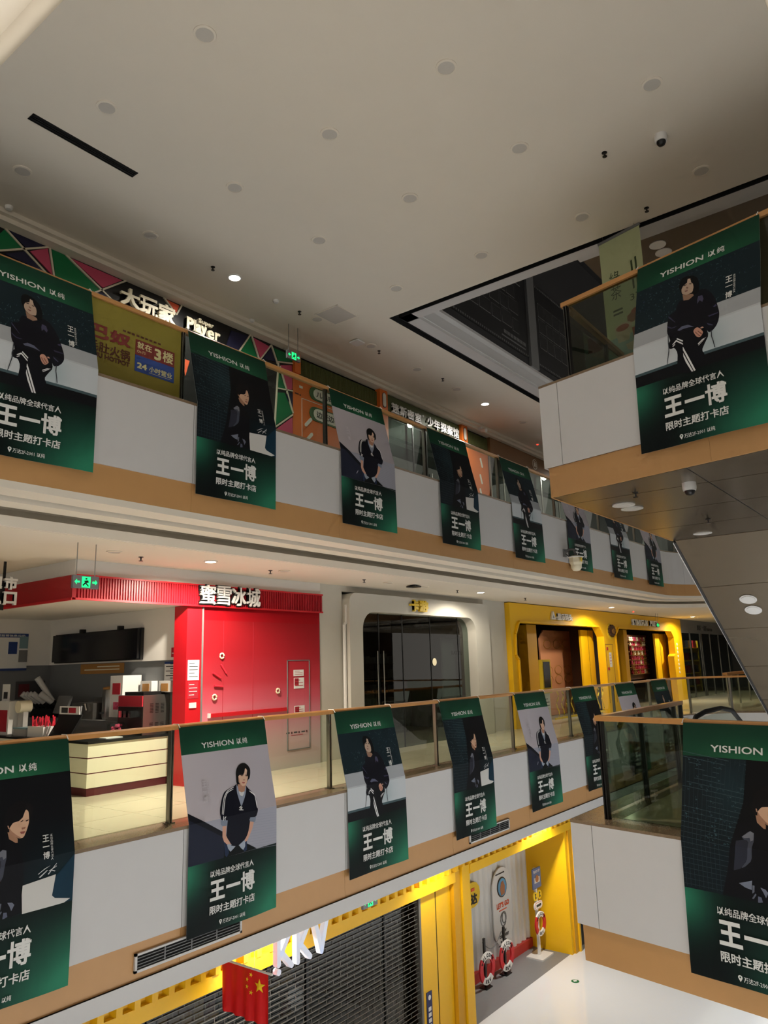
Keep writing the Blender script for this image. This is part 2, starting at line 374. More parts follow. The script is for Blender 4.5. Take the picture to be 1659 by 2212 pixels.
# metal soffit of the upper platform and the escalator underside
SO = B('ceiling', MB().poly_z(plat_pts(.07, 12.66), 3.615, 3.64), 'black_plastic', kind='structure', label='bronze metal panel soffit under the upper platform')
xs = [8.0, 8.61, 9.94, 11.30, 12.66]; ys = [PA.y-.065, 2.06, .4, -1.3, -2.4]
for i in range(4):
    for j in range(4):
        x0, x1, y0, y1 = xs[i]+.008, xs[i+1]-.008, ys[j+1]+.008, ys[j]-.008
        if i == 0:
            lx = lambda y: PA.x+(PA.y-y)*(TD.x/-TD.y)+.075
            pts = [(lx(y0), y0), (x1, y0), (x1, y1), (lx(y1), y1)]
        else: pts = [(x0, y0), (x1, y0), (x1, y1), (x0, y1)]
        B('soffit_panel', MB().poly_z(pts, 3.60, 3.612), 'soffit_metal', SO)
SLP = -.5765
esc = E('escalator', (12.66, 3.7, 3.6), 'escalator underside with bronze panels and dark edge sloping down from upper platform', 'escalator')
for i in range(6):
    x0, x1 = 12.66+1.222*i+.008, 12.66+1.222*(i+1)-.008
    z0, z1 = 3.6+SLP*(x0-12.66), 3.6+SLP*(x1-12.66)
    B('soffit_panel', MB().add([(x0, .9, z0), (x1, .9, z1), (x1, 3.66, z1), (x0, 3.66, z0), (x0, .9, z0+.02), (x1, .9, z1+.02), (x1, 3.66, z1+.02), (x0, 3.66, z0+.02)], [(0, 3, 2, 1), (4, 5, 6, 7), (0, 1, 5, 4), (1, 2, 6, 5), (2, 3, 7, 6), (3, 0, 4, 7)]), 'soffit_metal', esc)
xa, xb = 12.70, 20.0; za, zb = 3.6+SLP*.04, 3.6+SLP*(20-12.66)
B('truss', MB().add([(xa, .9, za+.022), (xb, .9, zb+.022), (xb, 3.64, zb+.022), (xa, 3.64, za+.022), (xa, .9, za+1.2), (xb, .9, zb+1.2), (xb, 3.64, zb+1.2), (xa, 3.64, za+1.2)], [(0, 3, 2, 1), (4, 5, 6, 7), (0, 1, 5, 4), (1, 2, 6, 5), (2, 3, 7, 6), (3, 0, 4, 7)]), 'black_plastic', esc)
B('edge_strip', MB().add([(xa, 3.66, za-.012), (xb, 3.66, zb-.012), (xb, 3.70, zb-.012), (xa, 3.70, za-.012), (xa, 3.66, za+.05), (xb, 3.66, zb+.05), (xb, 3.70, zb+.05), (xa, 3.70, za+.05)], [(0, 3, 2, 1), (4, 5, 6, 7), (0, 1, 5, 4), (1, 2, 6, 5), (2, 3, 7, 6), (3, 0, 4, 7)]), 'black_plastic', esc)
B('trim_strip', MB().add([(xa, 3.70, za-.016), (xb, 3.70, zb-.016), (xb, 3.712, zb-.016), (xa, 3.712, za-.016), (xa, 3.70, za+.0), (xb, 3.70, zb+.0), (xb, 3.712, zb+.0), (xa, 3.712, za+.0)], [(0, 3, 2, 1), (4, 5, 6, 7), (0, 1, 5, 4), (1, 2, 6, 5), (2, 3, 7, 6), (3, 0, 4, 7)]), 'chrome', esc)
def disc(mb, c, n, r, h, k=20):
    n = Vector(n).normalized(); e = n.cross(Vector((0, 1, 0))).normalized(); g = n.cross(e); c = Vector(c)
    P = [c+r*(math.cos(2*math.pi*i/k)*e+math.sin(2*math.pi*i/k)*g) for i in range(k)]
    return mb.add(P+[p+n*h for p in P], [tuple(range(k)), tuple(range(k, 2*k))]+[(i, (i+1) % k, k+(i+1) % k, k+i) for i in range(k)])
# ------------------------------------------------------------------ hanging banners (cloth with flat print)
ART_STANDING = [
 ((16,17,28),[(750,736),(701,762),(604,783),(554,800),(515,842),(479,915),(453,983),(444,1038),(452,1050),(446,1100),(552,1123),(540,1213),(531,1303),(574,1346),(603,1392),(673,1426),(737,1417),(823,1382),(881,1314),(909,1215),(893,1154),(1005,1157),(1039,1093),(1034,1027),(1035,924),(1001,875),(938,822),(897,770)]),
 ((38,50,75),[(501,1353),(522,1346),(553,1367),(576,1483),(543,1521),(515,1496)]),
 ((38,50,75),[(823,1403),(853,1403),(854,1502),(811,1514),(796,1485)]),
 ((196,150,128),[(474,1171),(532,1176),(527,1277),(545,1310),(603,1392),(589,1404),(540,1380),(498,1342),(476,1292)]),
 ((196,150,128),[(905,1193),(968,1204),(939,1283),(896,1349),(860,1399),(831,1409),(816,1386),(859,1337),(880,1294)]),
 ((120,128,142),[(446,1100),(552,1121),(546,1163),(532,1178),(474,1173),(449,1151)]),
 ((120,128,142),[(908,1146),(1002,1156),(995,1200),(976,1213),(898,1184)]),
 ((150,158,170),[(543,1386),(581,1383),(610,1408),(673,1426),(632,1453),(597,1472),(562,1435)]),
 ((150,158,170),[(723,1425),(794,1392),(823,1392),(824,1455),(796,1490),(767,1472)]),
 ((176,130,106),[(775,724),(910,747),(894,783),(876,830),(812,853),(762,814)]),
 ((205,205,205),[(768,820),(814,845),(860,838),(843,879),(811,891),(766,863)]),
 ((140,148,165),[(749,742),(766,766),(773,831),(779,870),(807,895),(836,878),(864,834),(892,778),(899,795),(878,857),(852,907),(789,994),(776,1000),(755,915),(738,826)]),
 ((18,17,18),[(753,721),(759,662),(761,618),(779,566),(826,522),(881,506),(932,512),(978,545),(1005,593),(996,648),(973,700),(939,718),(906,763),(759,743)]),
 ((214,176,150),[(795,655),(814,641),(953,654),(946,686),(920,743),(889,772),(847,777),(812,756),(790,720)]),
 ((220,184,160),[(903,575),(933,576),(951,603),(934,657),(879,650)]),
 ((190,146,120),[(795,655),(806,679),(810,728),(831,767),(847,777),(811,757),(790,720)]),
 ((18,17,18),[(772,581),(816,532),(887,512),(932,545),(918,577),(894,635),(860,636),(814,641),(788,660),(769,647)]),
 ((22,21,22),[(926,539),(970,544),(1005,593),(991,653),(953,687),(942,669),(933,645),(951,603),(940,580),(918,574)]),
 ((40,30,28),[(830,637),(881,641),(878,648),(830,645)]),
 ((40,30,28),[(910,648),(942,655),(939,662),(909,655)]),
 ((30,24,24),[(835,648),(871,654),(866,659),(837,655)]),
 ((30,24,24),[(911,660),(937,665),(933,670),(911,667)]),
 ((160,112,92),[(861,697),(875,704),(894,702),(889,713),(862,709)]),
 ((168,92,86),[(837,728),(869,730),(891,737),(872,748),(844,741)]),
 ((225,225,225),[(697,764),(603,788),(566,812),(524,864),(495,938),(467,1042),(475,1046),(501,949),(531,870),(571,821),(607,795),(699,771)]),
 ((225,225,225),[(689,785),(603,804),(574,824),(540,872),(514,946),(483,1050),(492,1054),(523,953),(548,878),(579,833),(606,813),(689,792)]),
 ((225,225,225),[(934,838),(987,870),(1022,900),(1027,961),(1031,1021),(1029,1064),(1019,1041),(1016,975),(1012,909),(977,882),(932,846)]),
 ((225,225,225),[(482,1065),(493,1067),(487,1112),(476,1108)]),
 ((225,225,225),[(509,1075),(526,1075),(510,1093),(515,1112),(504,1111),(497,1088)]),
 ((225,225,225),[(734,1028),(799,1040),(797,1049),(732,1037)]),
]
ART_SEATED = [
 ((17,18,23),[(403,1035),(472,1095),(441,1118),(408,1162),(409,1197),(429,1221),(474,1220),(503,1286),(491,1394),(476,1500),(665,1562),(788,1408),(759,1349),(792,1290),(842,1215),(822,1126),(554,1004)]),
 ((20,20,28),[(562,672),(523,680),(502,723),(486,787),(413,807),(398,898),(400,1028),(433,1086),(498,1110),(567,1072),(688,1086),(698,1071),(770,1117),(820,1141),(846,1189),(889,1178),(929,1139),(956,1090),(961,1006),(939,904),(907,795),(864,711),(810,647),(744,628),(702,679),(679,675),(636,706)]),
 ((96,100,122),[(516,1038),(566,1008),(632,1018),(698,1068),(644,1054),(583,1048),(539,1054)]),
 ((66,66,92),[(407,811),(431,841),(490,925),(485,926),(438,870),(411,838)]),
 ((74,72,96),[(735,707),(778,715),(793,767),(780,799),(752,767),(726,799),(725,748)]),
 ((62,60,86),[(841,996),(945,999),(950,1011),(857,1016)]),
 ((70,68,98),[(892,907),(924,890),(934,914),(908,921)]),
 ((60,60,84),[(400,937),(452,979),(515,980),(487,994),(447,990),(406,960)]),
 ((70,70,92),[(834,1080),(895,1121),(889,1129),(845,1104)]),
 ((150,118,98),[(561,612),(679,649),(685,678),(636,706),(574,691)]),
 ((14,14,17),[(561,619),(537,568),(518,499),(522,434),(555,390),(612,392),(669,414),(720,466),(743,543),(744,608),(734,662),(685,678),(679,649)]),
 ((184,158,138),[(548,533),(564,501),(603,474),(676,510),(683,559),(673,626),(634,634),(601,631),(561,606),(548,567)]),
 ((190,164,144),[(613,432),(647,443),(654,499),(608,483)]),
 ((14,14,17),[(523,482),(550,401),(618,408),(613,446),(603,481),(558,505),(542,557)]),
 ((14,14,17),[(641,426),(709,480),(722,578),(683,579),(677,530),(659,498),(647,463)]),
 ((40,34,34),[(572,499),(603,495),(603,505),(578,510)]),
 ((40,34,34),[(631,501),(660,512),(657,521),(634,512)]),
 ((130,100,86),[(598,531),(624,544),(621,559),(602,549)]),
 ((130,84,82),[(585,575),(619,578),(617,592),(591,589)]),
 ((190,140,120),[(689,1120),(709,1094),(736,1090),(765,1115),(791,1163),(784,1177),(766,1198),(749,1205),(724,1193),(706,1165)]),
 ((120,78,64),[(737,1126),(765,1159),(779,1178),(768,1179),(736,1137)]),
 ((120,78,64),[(710,1127),(742,1173),(761,1192),(750,1195),(709,1138)]),
 ((195,150,130),[(766,1107),(788,1102),(802,1118),(775,1119)]),
 ((225,225,225),[(510,1130),(518,1132),(574,1176),(572,1191),(509,1141)]),
 ((225,225,225),[(457,1180),(500,1147),(515,1157),(571,1207),(570,1223),(503,1164),(461,1187)]),
 ((225,225,225),[(457,1200),(487,1182),(486,1193),(460,1208)]),
 ((225,225,225),[(567,1245),(573,1255),(613,1358),(680,1540),(662,1542),(600,1376),(565,1280)]),
 ((225,225,225),[(565,1308),(570,1326),(606,1422),(654,1542),(637,1542),(584,1420),(564,1352)]),
 ((215,215,215),[(726,1268),(777,1235),(820,1229),(781,1245),(730,1277)]),
 ((215,215,215),[(730,1285),(792,1241),(800,1243),(734,1290)]),
 ((50,54,60),[(415,1060),(424,1063),(420,1132),(421,1223),(405,1286),(383,1380),(377,1377),(397,1283),(411,1220),(411,1135)]),
 ((50,54,60),[(869,1171),(878,1174),(876,1239),(889,1303),(897,1365),(889,1365),(879,1299),(866,1235)]),
]
ART_SIDE = [
 ((15,15,19),[(540,898),(639,855),(715,806),(797,900),(835,994),(852,1105),(861,1232),(856,1461),(865,1569),(370,1624),(368,1541),(445,1275),(476,1096)]),
 ((66,69,80),[(588,994),(658,934),(698,949),(700,1007),(678,1078),(670,1179),(606,1241),(561,1264),(627,1184),(640,1088),(646,1022),(605,1015)]),
 ((44,46,56),[(536,1035),(605,1015),(649,1028),(640,1088),(627,1179),(557,1268),(494,1291),(520,1142)]),
 ((112,114,122),[(588,994),(665,936),(698,949),(693,1009),(668,1022),(660,992),(615,1002)]),
 ((160,120,94),[(714,793),(738,799),(805,865),(804,901),(783,898),(726,855)]),
 ((18,16,18),[(696,620),(751,568),(819,529),(875,548),(932,564),(966,614),(952,693),(909,800),(825,772),(740,759),(698,818),(677,745)]),
 ((205,165,136),[(732,761),(771,716),(841,701),(890,618),(916,637),(920,703),(916,745),(893,805),(861,865),(819,867),(767,836),(730,801)]),
 ((164,122,98),[(732,761),(754,794),(797,834),(835,862),(819,867),(766,838),(729,802)]),
 ((176,134,110),[(714,737),(732,741),(732,768),(720,765)]),
 ((18,16,18),[(719,719),(766,637),(870,570),(932,564),(888,625),(859,688),(824,713),(762,722),(732,761)]),
 ((24,21,22),[(899,574),(937,576),(957,637),(940,697),(925,661),(903,624)]),
 ((30,24,24),[(837,721),(866,708),(859,720),(837,729)]),
 ((30,24,24),[(886,720),(915,713),(910,724),(887,729)]),
 ((140,98,78),[(846,779),(885,774),(874,790),(847,794)]),
 ((136,76,68),[(828,811),(880,812),(864,832),(835,829)]),
 ((110,116,130),[(531,1391),(594,1370),(655,1348),(645,1427),(588,1418)]),
 ((96,100,112),[(655,1385),(673,1387),(667,1440),(646,1456)]),
 ((96,100,112),[(639,1497),(674,1450),(682,1459),(654,1500)]),
 ((104,108,122),[(724,1392),(767,1400),(790,1424),(765,1470),(746,1428)]),
 ((90,94,112),[(696,1468),(725,1473),(733,1511),(704,1546),(690,1526)]),
 ((205,203,198),[(854,1278),(1171,1248),(1157,1341),(1143,1428),(1174,1457),(1331,1495),(1268,1529),(1178,1566),(1090,1566),(865,1569),(851,1352)]),
 ((200,200,200),[(992,1210),(1056,1174),(1117,1156),(1056,1183),(996,1215)]),
 ((200,200,200),[(1003,1240),(1079,1192),(1087,1196),(1019,1245)]),
 ((200,200,200),[(1087,1232),(1172,1149),(1176,1152),(1099,1234)]),
 ((200,200,200),[(1095,1203),(1176,1172),(1173,1179),(1102,1207)]),
 ((200,200,200),[(1118,1195),(1164,1214),(1157,1220),(1114,1202)]),
]
BW, BL = 1.36, 2.26
SLN = math.hypot(1.05, .25)
def drape(u, v, off=0., ph=0.):
    wv = .008*math.sin(3.1*u+1.3+ph)*min(1, v/.5)+.009*math.sin(5.2*u-.8*v+ph)*max(0, (v-1.1))
    if v < SLN:
        s = v/SLN; y = .235-.25*s; z = 1.055-1.05*s; n = Vector((0, -1.05, .25)).normalized()
        sag = .008*math.sin(math.pi*s)
        y += sag
    else: y = -.015-.02*min(1., (v-SLN)); z = .005-(v-SLN); n = Vector((0, -1, 0))
    return Vector((u-.03*(v/BL), y+wv-.012, z))+n*off
def lerp3(a, b, t): return tuple(x+(y-x)*t for x, y in zip(a, b))
def g2(a, b): return math.exp(-a*a-b*b)
def col_bottom(u, v):
    g = .95*g2((u+.05)/.30, (v-1.60)/.30)+1.15*max(0, min(1, (u-.35)/1.0))*max(0, min(1, (v-1.45)/.75))
    return lerp3((9, 16, 16), (44, 122, 92), min(1, g))
def col_head(u, v): return lerp3((17, 54, 38), (34, 92, 62), g2((u-.75)/.5, (v-.30)/.14)+.2*(v/.32))
def col_wall(u, v): return lerp3((186, 178, 182), (172, 166, 172), u/BW)
def col_leaf(u, v): return (24, 40, 46)
def col_side(u, v): return lerp3((13, 14, 17), (18, 44, 52), max(0, min(1, (v-.75)/.7))*max(0, min(1, (u-.65)/.5)))
def flat(c): return lambda u, v: c
class PB:       # print builder: coloured polygons in banner space
    def __init__(s): s.v = []; s.f = []; s.c = []
    def poly(s, pts, col, layer):
        bm = bmesh.new(); vs = [bm.verts.new((p[0], -p[1], 0)) for p in pts]
        try: bm.faces.new(vs)
        except ValueError: bm.free(); return
        s.flush(bm, col, layer)
    def mesh2d(s, vs, fs, col, layer):
        bm = bmesh.new(); q = [bm.verts.new((x, -y, 0)) for x, y in vs]
        for f in fs:
            try: bm.faces.new([q[i] for i in f])
            except ValueError: pass
        s.flush(bm, col, layer)
    def flush(s, bm, col, layer):
        bmesh.ops.triangulate(bm, faces=bm.faces[:])
        ys = [v.co.y for v in bm.verts]; lo, hi = min(ys), max(ys); cut = [-(SLN-.02), -(SLN), -(SLN+.02), -.3, -.6, -.85, -1.3, -1.5, -1.7, -1.9, -2.1]
        for c in cut:
            if lo < c < hi: bmesh.ops.bisect_plane(bm, geom=bm.verts[:]+bm.edges[:]+bm.faces[:], plane_co=(0, c, 0), plane_no=(0, 1, 0))
        xs = [v.co.x for v in bm.verts]
        for k in range(1, 9):
            c = BW*k/9
            if min(xs) < c-.02 and max(xs) > c+.02 and max(xs)-min(xs) > .15: bmesh.ops.bisect_plane(bm, geom=bm.verts[:]+bm.edges[:]+bm.faces[:], plane_co=(c, 0, 0), plane_no=(1, 0, 0))
        n = len(s.v); bm.verts.index_update()
        for v in bm.verts: s.v.append((v.co.x, -v.co.y, layer))
        for f in bm.faces:
            s.f.append(tuple(v.index+n for v in f.verts))
            cc = [lin(col(v.co.x, -v.co.y)) if callable(col) else lin(col) for v in f.verts]; s.c.append(cc)
        bm.free()
    def text(s, body, rect, col, layer, bold=0.):
        u0, u1, v0, v1 = rect
        for vs, fs, li in glyph_copies(body, bold, 3 if body == 'YISHION' else 1): s.mesh2d([(u0+(u1-u0)*x, v1-(v1-v0)*y) for x, y in vs], fs, col, layer+.0003*li)
    def mesh(s, name, ph):
        me = bpy.data.meshes.new(name); me.from_pydata([tuple(drape(u, v, l, ph)) for u, v, l in s.v], [], s.f)
        a = me.color_attributes.new('Col', 'FLOAT_COLOR', 'CORNER'); i = 0
        flatc = []
        for cc in s.c:
            for c in cc: flatc += [*c, 1.]
        a.data.foreach_set('color', flatc); me.materials.append(PRINT); return me
def cloth_mesh(kind, ph):
    P = PB(); mid = {'standing': col_wall, 'seated': flat((16, 17, 20)), 'side': col_side}[kind]
    vs = [0, .04, .1, .16, .22, .27, .32]
    zones = [(vs, col_head), ([.32, .5, .7, .9, 1.0, SLN-.02, SLN, SLN+.02, 1.25, 1.4, 1.52], mid), ([1.52+.037*i for i in range(21)], col_bottom)]
    for L, fn in zones:
        for a, b in zip(L[:-1], L[1:]):
            for k in range(14):
                u0, u1 = BW*k/14, BW*(k+1)/14; n = len(P.v)
                q = [(u0, a), (u1, a), (u1, b), (u0, b)]; P.v += [(*p, 0.) for p in q]; P.f.append((n, n+1, n+2, n+3)); P.c.append([lin(fn(*p)) for p in q])
    n = len(P.v)      # thickness: a back sheet 2 mm behind, so it is a body
    for L in [[0, .1, .22, .32, .5, .7, .9, 1.0, SLN-.02, SLN, SLN+.02, 1.25, 1.4, 1.52, 1.63, 1.75, 1.87, 2.0, 2.13, 2.26]]:
        for a, b in zip(L[:-1], L[1:]):
            for k in range(14):
                u0, u1 = BW*k/14, BW*(k+1)/14; n = len(P.v)
                P.v += [(u0, a, -.003), (u1, a, -.003), (u1, b, -.003), (u0, b, -.003)]; P.f.append((n+3, n+2, n+1, n)); P.c.append([lin((170, 176, 172))]*4)
    return P.mesh('cloth', ph)
WHT = (226, 226, 222)
def photo_mesh(kind, ph):
    P = PB(); rng = random.Random(5)
    if kind == 'standing':
        P.poly([(0, 1.085), (BW, 1.082), (BW, 1.52), (0, 1.52)], (150, 150, 160), .0015)
        for i in range(14):
            v = 1.11+.03*i; P.poly([(.5, v-.02), (BW, v+.045), (BW, v+.048), (.5, v-.017)], (138, 139, 150), .0018)
        P.poly([(0, .957), (.49, 1.238), (.52, 1.52), (0, 1.52)], (33, 37, 52), .002)
        P.poly([(0, .957), (.49, 1.238), (.50, 1.30), (0, 1.03)], (18, 19, 26), .0022)
        P.poly([(.80, 1.40), (1.02, 1.518), (.5, 1.52), (.5, 1.4)], (13, 16, 18), .0022)
    elif kind == 'seated':
        P.poly([(0, .32), (BW, .32), (BW, .88), (0, .88)], (24, 38, 44), .0015)
        for i in range(420):
            u, v = rng.uniform(.01, BW-.03), rng.uniform(.33, .86); a = rng.uniform(0, 3.14); l = rng.uniform(.012, .035); w = l*.3
            c = rng.choice([(52, 78, 84), (38, 62, 72), (66, 96, 102), (18, 28, 36), (44, 58, 80)])
            P.v += [(u, v, .0018), (u+l*math.cos(a), v+l*math.sin(a), .0018), (u+w*math.cos(a+1.2), v+w*math.sin(a+1.2), .0018)]; n = len(P.v); P.f.append((n-3, n-2, n-1)); P.c.append([lin(c)]*3)
        P.poly([(0, .88), (BW, .88), (BW, 1.06), (0, 1.06)], (168, 172, 176), .002)
        P.poly([(0, 1.06), (BW, 1.06), (BW, 1.372), (0, 1.372)], lambda u, v: lerp3((196, 201, 204), (164, 178, 182), g2((u-.85)/.2, (v-1.25)/.2)), .002)
        P.poly([(0, 1.372), (BW, 1.372), (BW, 1.402), (0, 1.402)], (70, 88, 92), .002)
    else:
        wall = [(0, .32), (.63, .32), (.60, .70), (.50, 1.02), (.44, 1.52), (0, 1.52)]
        P.poly(wall, lambda u, v: lerp3((18, 27, 32), (30, 48, 54), g2((u-.5)/.25, (v-.6)/.3)), .0015)
        ur = lambda v: .63-.03*(v-.32)/.38 if v < .7 else (.60-.1*(v-.7)/.32 if v < 1.02 else .5-.06*(v-1.02)/.5)
        for i in range(27):
            v = .34+.044*i; sl = .06*(1-(v-.34)/1.2); e = ur(v)
            P.poly([(0, v-sl), (e, v+sl*.4), (e, v+sl*.4+.004), (0, v-sl+.004)], lerp3((66, 90, 96), (40, 50, 54), (v-.34)/1.2), .0018)
        for i in range(14):
            u = .03+.045*i; vb = 1.5 if u < .43 else 1.0 if u < .52 else .7
            P.poly([(u, .33), (u+.0025, .33), (u*.92+.0025, vb), (u*.92, vb)], (42, 58, 64), .0018)
        for i in range(160):
            v = rng.uniform(.34, 1.1); u = rng.uniform(.02, ur(v)-.03); l = rng.uniform(.01, .03)
            P.v += [(u, v, .002), (u+l, v+l*.4, .002), (u+l*.3, v+l*.8, .002)]; n = len(P.v); P.f.append((n-3, n-2, n-1)); P.c.append([lin(rng.choice([(40, 62, 70), (52, 78, 84), (26, 40, 46)]))]*3)
        P.poly([(1.0, 1.42), (BW, 1.1), (BW, 1.52), (1.2, 1.52)], (20, 48, 64), .0016)
    return P.mesh('printed_photo', ph)
def figure_mesh(kind, ph):
    P = PB(); L = {'standing': ART_STANDING, 'seated': ART_SEATED, 'side': ART_SIDE}[kind]
    for i, (c, pts) in enumerate(L):
        q = [(min(BW-.005, max(.002, a/1000)), min(1.52, b/1000)) if b > 1520 and kind != 'seated' else (a/1000, b/1000) for a, b in pts]
        # round the outline a little
        r = []
        n = len(q)
        for k in range(n):
            a, b, cc = q[k-1], q[k], q[(k+1) % n]
            if n > 9 and c != (205, 203, 198): r += [(b[0]*.8+a[0]*.2, b[1]*.8+a[1]*.2), (b[0]*.8+cc[0]*.2, b[1]*.8+cc[1]*.2)]
            else: r.append(b)
        P.poly(r, c, .0026+.00022*i)
    if kind == 'standing': P.text('9', (.738, .788, .995, 1.045), WHT, .0095, .03)
    return P.mesh('printed_figure', ph)
def letter_meshes(kind, ph):
    z = .0105; out = []
    def part(nm):
        P = PB(); out.append((nm, P)); return P
    P = part('headline'); P.text('YISHION', (.29, .785, .205, .27), WHT, z, .02); P = part('headline_characters'); P.text('以', (.835, .915, .20, .275), WHT, z, .012); P.text('纯', (.93, 1.01, .20, .275), WHT, z, .012)
    P = part('caption'); P.text('以纯品牌全球代言人', (.305, .955, 1.622, 1.695), WHT, z, .012)
    P = part('name_lettering')
    for ch, a, b, c, d in (('王', .305, .515, 1.735, 1.945), ('一', .535, .745, 1.82, 1.855), ('博', .755, .97, 1.73, 1.948)): P.text(ch, (a, b, c, d), WHT, z, .042 if ch == '王' else .026 if ch == '博' else 0)
    P = part('slogan'); P.text('限时主题打卡店', (.305, .97, 1.995, 2.085), WHT, z, .022)
    P = part('address'); P.text('万达2F-2001 以纯', (.495, .82, 2.165, 2.212), WHT, z, .008)
    P.poly([(.464+.02*math.cos(t), 2.178+.018*math.sin(t)) for t in [2.6+(4.7-.0)*k/9*.88 for k in range(10)]]+[(.464, 2.216)], WHT, z)
    P.poly([(.464+.008*math.cos(k*1.047), 2.178+.008*math.sin(k*1.047)) for k in range(6)], (20, 60, 45), z+.0004)
    if kind == 'standing': a, b, v0, hh, w, c = .235, .31, .64, .085, .06, (200, 194, 198)
    elif kind == 'seated': a, b, v0, hh, w, c = 1.02, 1.11, .61, .095, .07, WHT
    else: a, b, v0, hh, w, c = 1.035, 1.125, .88, .075, .065, WHT
    P = part('side_caption')
    for i, ch in enumerate('王一博'):
        v = v0+hh*i; P.text(ch, (a, a+w, v+(.025 if ch == '一' else 0), v+(.034 if ch == '一' else hh*.82)), c, z, .02 if ch != '一' else 0)
    st = .026
    for i, ch in enumerate('以纯品牌全球代言人'): P.text(ch, (b-.012, b+.012, v0+st*i, v0+st*i+.023), c, z)
    return [(nm, P.mesh(nm, ph)) for nm, P in out]
BK = {}
def banner_parts(kind, ph):
    k = (kind, ph)
    if k not in BK: BK[k] = (cloth_mesh(kind, ph), photo_mesh(kind, ph), figure_mesh(kind, ph), letter_meshes(kind, ph))
    return BK[k]
tie_me = MB().tube([(-.01, .20, 1.05), (-.01, .235, 1.092), (-.01, .33, 1.092), (-.01, .335, 1.03)], .005, 6).mesh('tie', 'plastic_white')
def banner(kind, loc, rz, label, group, ph=0.):
    r = E('hanging_banner', loc, label, 'banner', group, rz)
    a, b, c, d = banner_parts(kind, ph)
    link('cloth', a, r); ph_o = link('printed_photo', b, r); link('printed_figure', c, ph_o)
    for nm, me in d: link(nm, me, r)
    for u in (.01, BW-.005): link('tie', tie_me, r, loc=(u, 0, 0))
    return r
SHORT = {'standing': 'standing man in navy top', 'seated': 'seated man in black', 'side': 'man turned sideways in dark coat'}
kinds3 = ['seated', 'side', 'standing', 'side', 'seated', 'standing', 'seated', 'standing']; kinds2 = ['side', 'standing', 'seated', 'side', 'standing', 'side', 'standing', 'seated']
for i in range(8):
    x = 5.66+2.735*(i-1)
    banner(kinds3[i], (x, 7.28, F3), 0, 'green banner with %s, %s from left on upper balcony' % (SHORT[kinds3[i]], ORD[i]), 'banners along the upper balcony', (0, 1.7)[i % 2])
    banner(kinds2[i], (x+.02, 7.28, F2), 0, 'green banner with %s, %s from left on middle balcony' % (SHORT[kinds2[i]], ORD[i]), 'banners along the middle balcony', (0, 1.7)[i % 2])
banner('seated', (*bp(1.335, 0), F3), BANG, 'large green banner with seated man on upper near platform', 'banners on the near platform', 1.7)
banner('side', (*bp(1.31, 0), F2), BANG, 'large green banner cut by right edge on middle near platform', 'banners on the near platform', 0)
banner('standing', (*bp(2.84, 0), F3), BANG, 'green banner sliver at the right edge of upper near platform', 'banners on the near platform', 0)
# ------------------------------------------------------------------ ceiling fixtures
def downlight_meshes(tag, r, lit):
    ring = MB().lathe([(r, 0), (r, -.012), (r*.80, -.016), (r*.80, -.004)], 0, 0, 20).mesh('trim_ring', 'plastic_white' if lit else 'ceiling_paint', True)
    lens = MB().lathe([(r*.80, -.003), (r*.80, -.011), (r*.5, -.013), (r*.2, -.013)], 0, 0, 20).mesh('lens', 'lamp_on' if lit else 'lamp_off', True)
    return ring, lens
DL = {(r, l): downlight_meshes('', r, l) for r in (.115, .10) for l in (0, 1)}
def downlight(x, y, z, label, group, lit=0, r=.115, power=0, size=168, color=WARM):
    o = E('ceiling_downlight', (x, y, z), label, 'light', group)
    a, b = DL[(r, lit)]; link('trim_ring', a, o); link('lens', b, o)
    if power: spot('downlight_lamp', (x, y, z-.03), power, color, size, .45, .08)
    return o
rows = [(1.93, [(7.65, 1), (9.6, 2)]), (3.58, [(5.97, 1), (7.64, 2), (9.56, 3)]), (5.23, [(4.05, 0), (5.93, 1), (7.58, 2), (9.50, 3)]), (6.88, [(3.99, 0), (5.88, 1), (7.53, 2), (9.46, 3)])]
rn = ['row nearest the viewer', 'second row from the viewer', 'third row from the viewer', 'row over the balcony edge']
for (y, L), nm in zip(rows, rn):
    for j, (x, k) in enumerate(L):
        downlight(x, y, 8, 'unlit round downlight, %s from left in the %s' % (ORD[j], nm), 'unlit downlights in the top ceiling', 0, .115 if (x, y) != (7.64, 3.58) else .115)
for j, x in enumerate((3.93, 5.83, 9.42, 11.0, 12.6, 14.2, 17.5)):
    downlight(x, 8.68, 8, 'unlit round downlight, %s unlit one from left above upper walkway' % ORD[j], 'unlit downlights above the upper walkway')
downlight(7.44, 8.68, 8, 'lit downlight glowing above the triangle mural on upper level', 'lit downlights upper level', 1, power=PW_L3, color=NEUT)
downlight(15.54, 8.70, 8, 'lit downlight glowing above the upper walkway near the dark well', 'lit downlights upper level', 1, power=PW_L3, color=NEUT)
downlight(23.5, 8.70, 8, 'lit downlight far along the upper walkway', 'lit downlights upper level', 1, power=PW_L3, color=NEUT)
for j, (x, p) in enumerate(((7.07, PW_L2), (14.81, PW_L2*.30), (22.69, PW_L2*.42), (31.3, PW_L2*.5))):
    downlight(x, 8.69, 3.28, 'lit downlight in middle walkway ceiling, %s from left' % ORD[j], 'lit downlights in the middle walkway', 1, .10, p)
for j, x in enumerate((5.55, 8.69, 12.73, 11.5)):
    downlight(x, 8.8, 3.28, 'unlit downlight in middle walkway ceiling, %s unlit from left' % ORD[(0, 1, 3, 2)[j]], 'unlit downlights in the middle walkway', 0, .10)
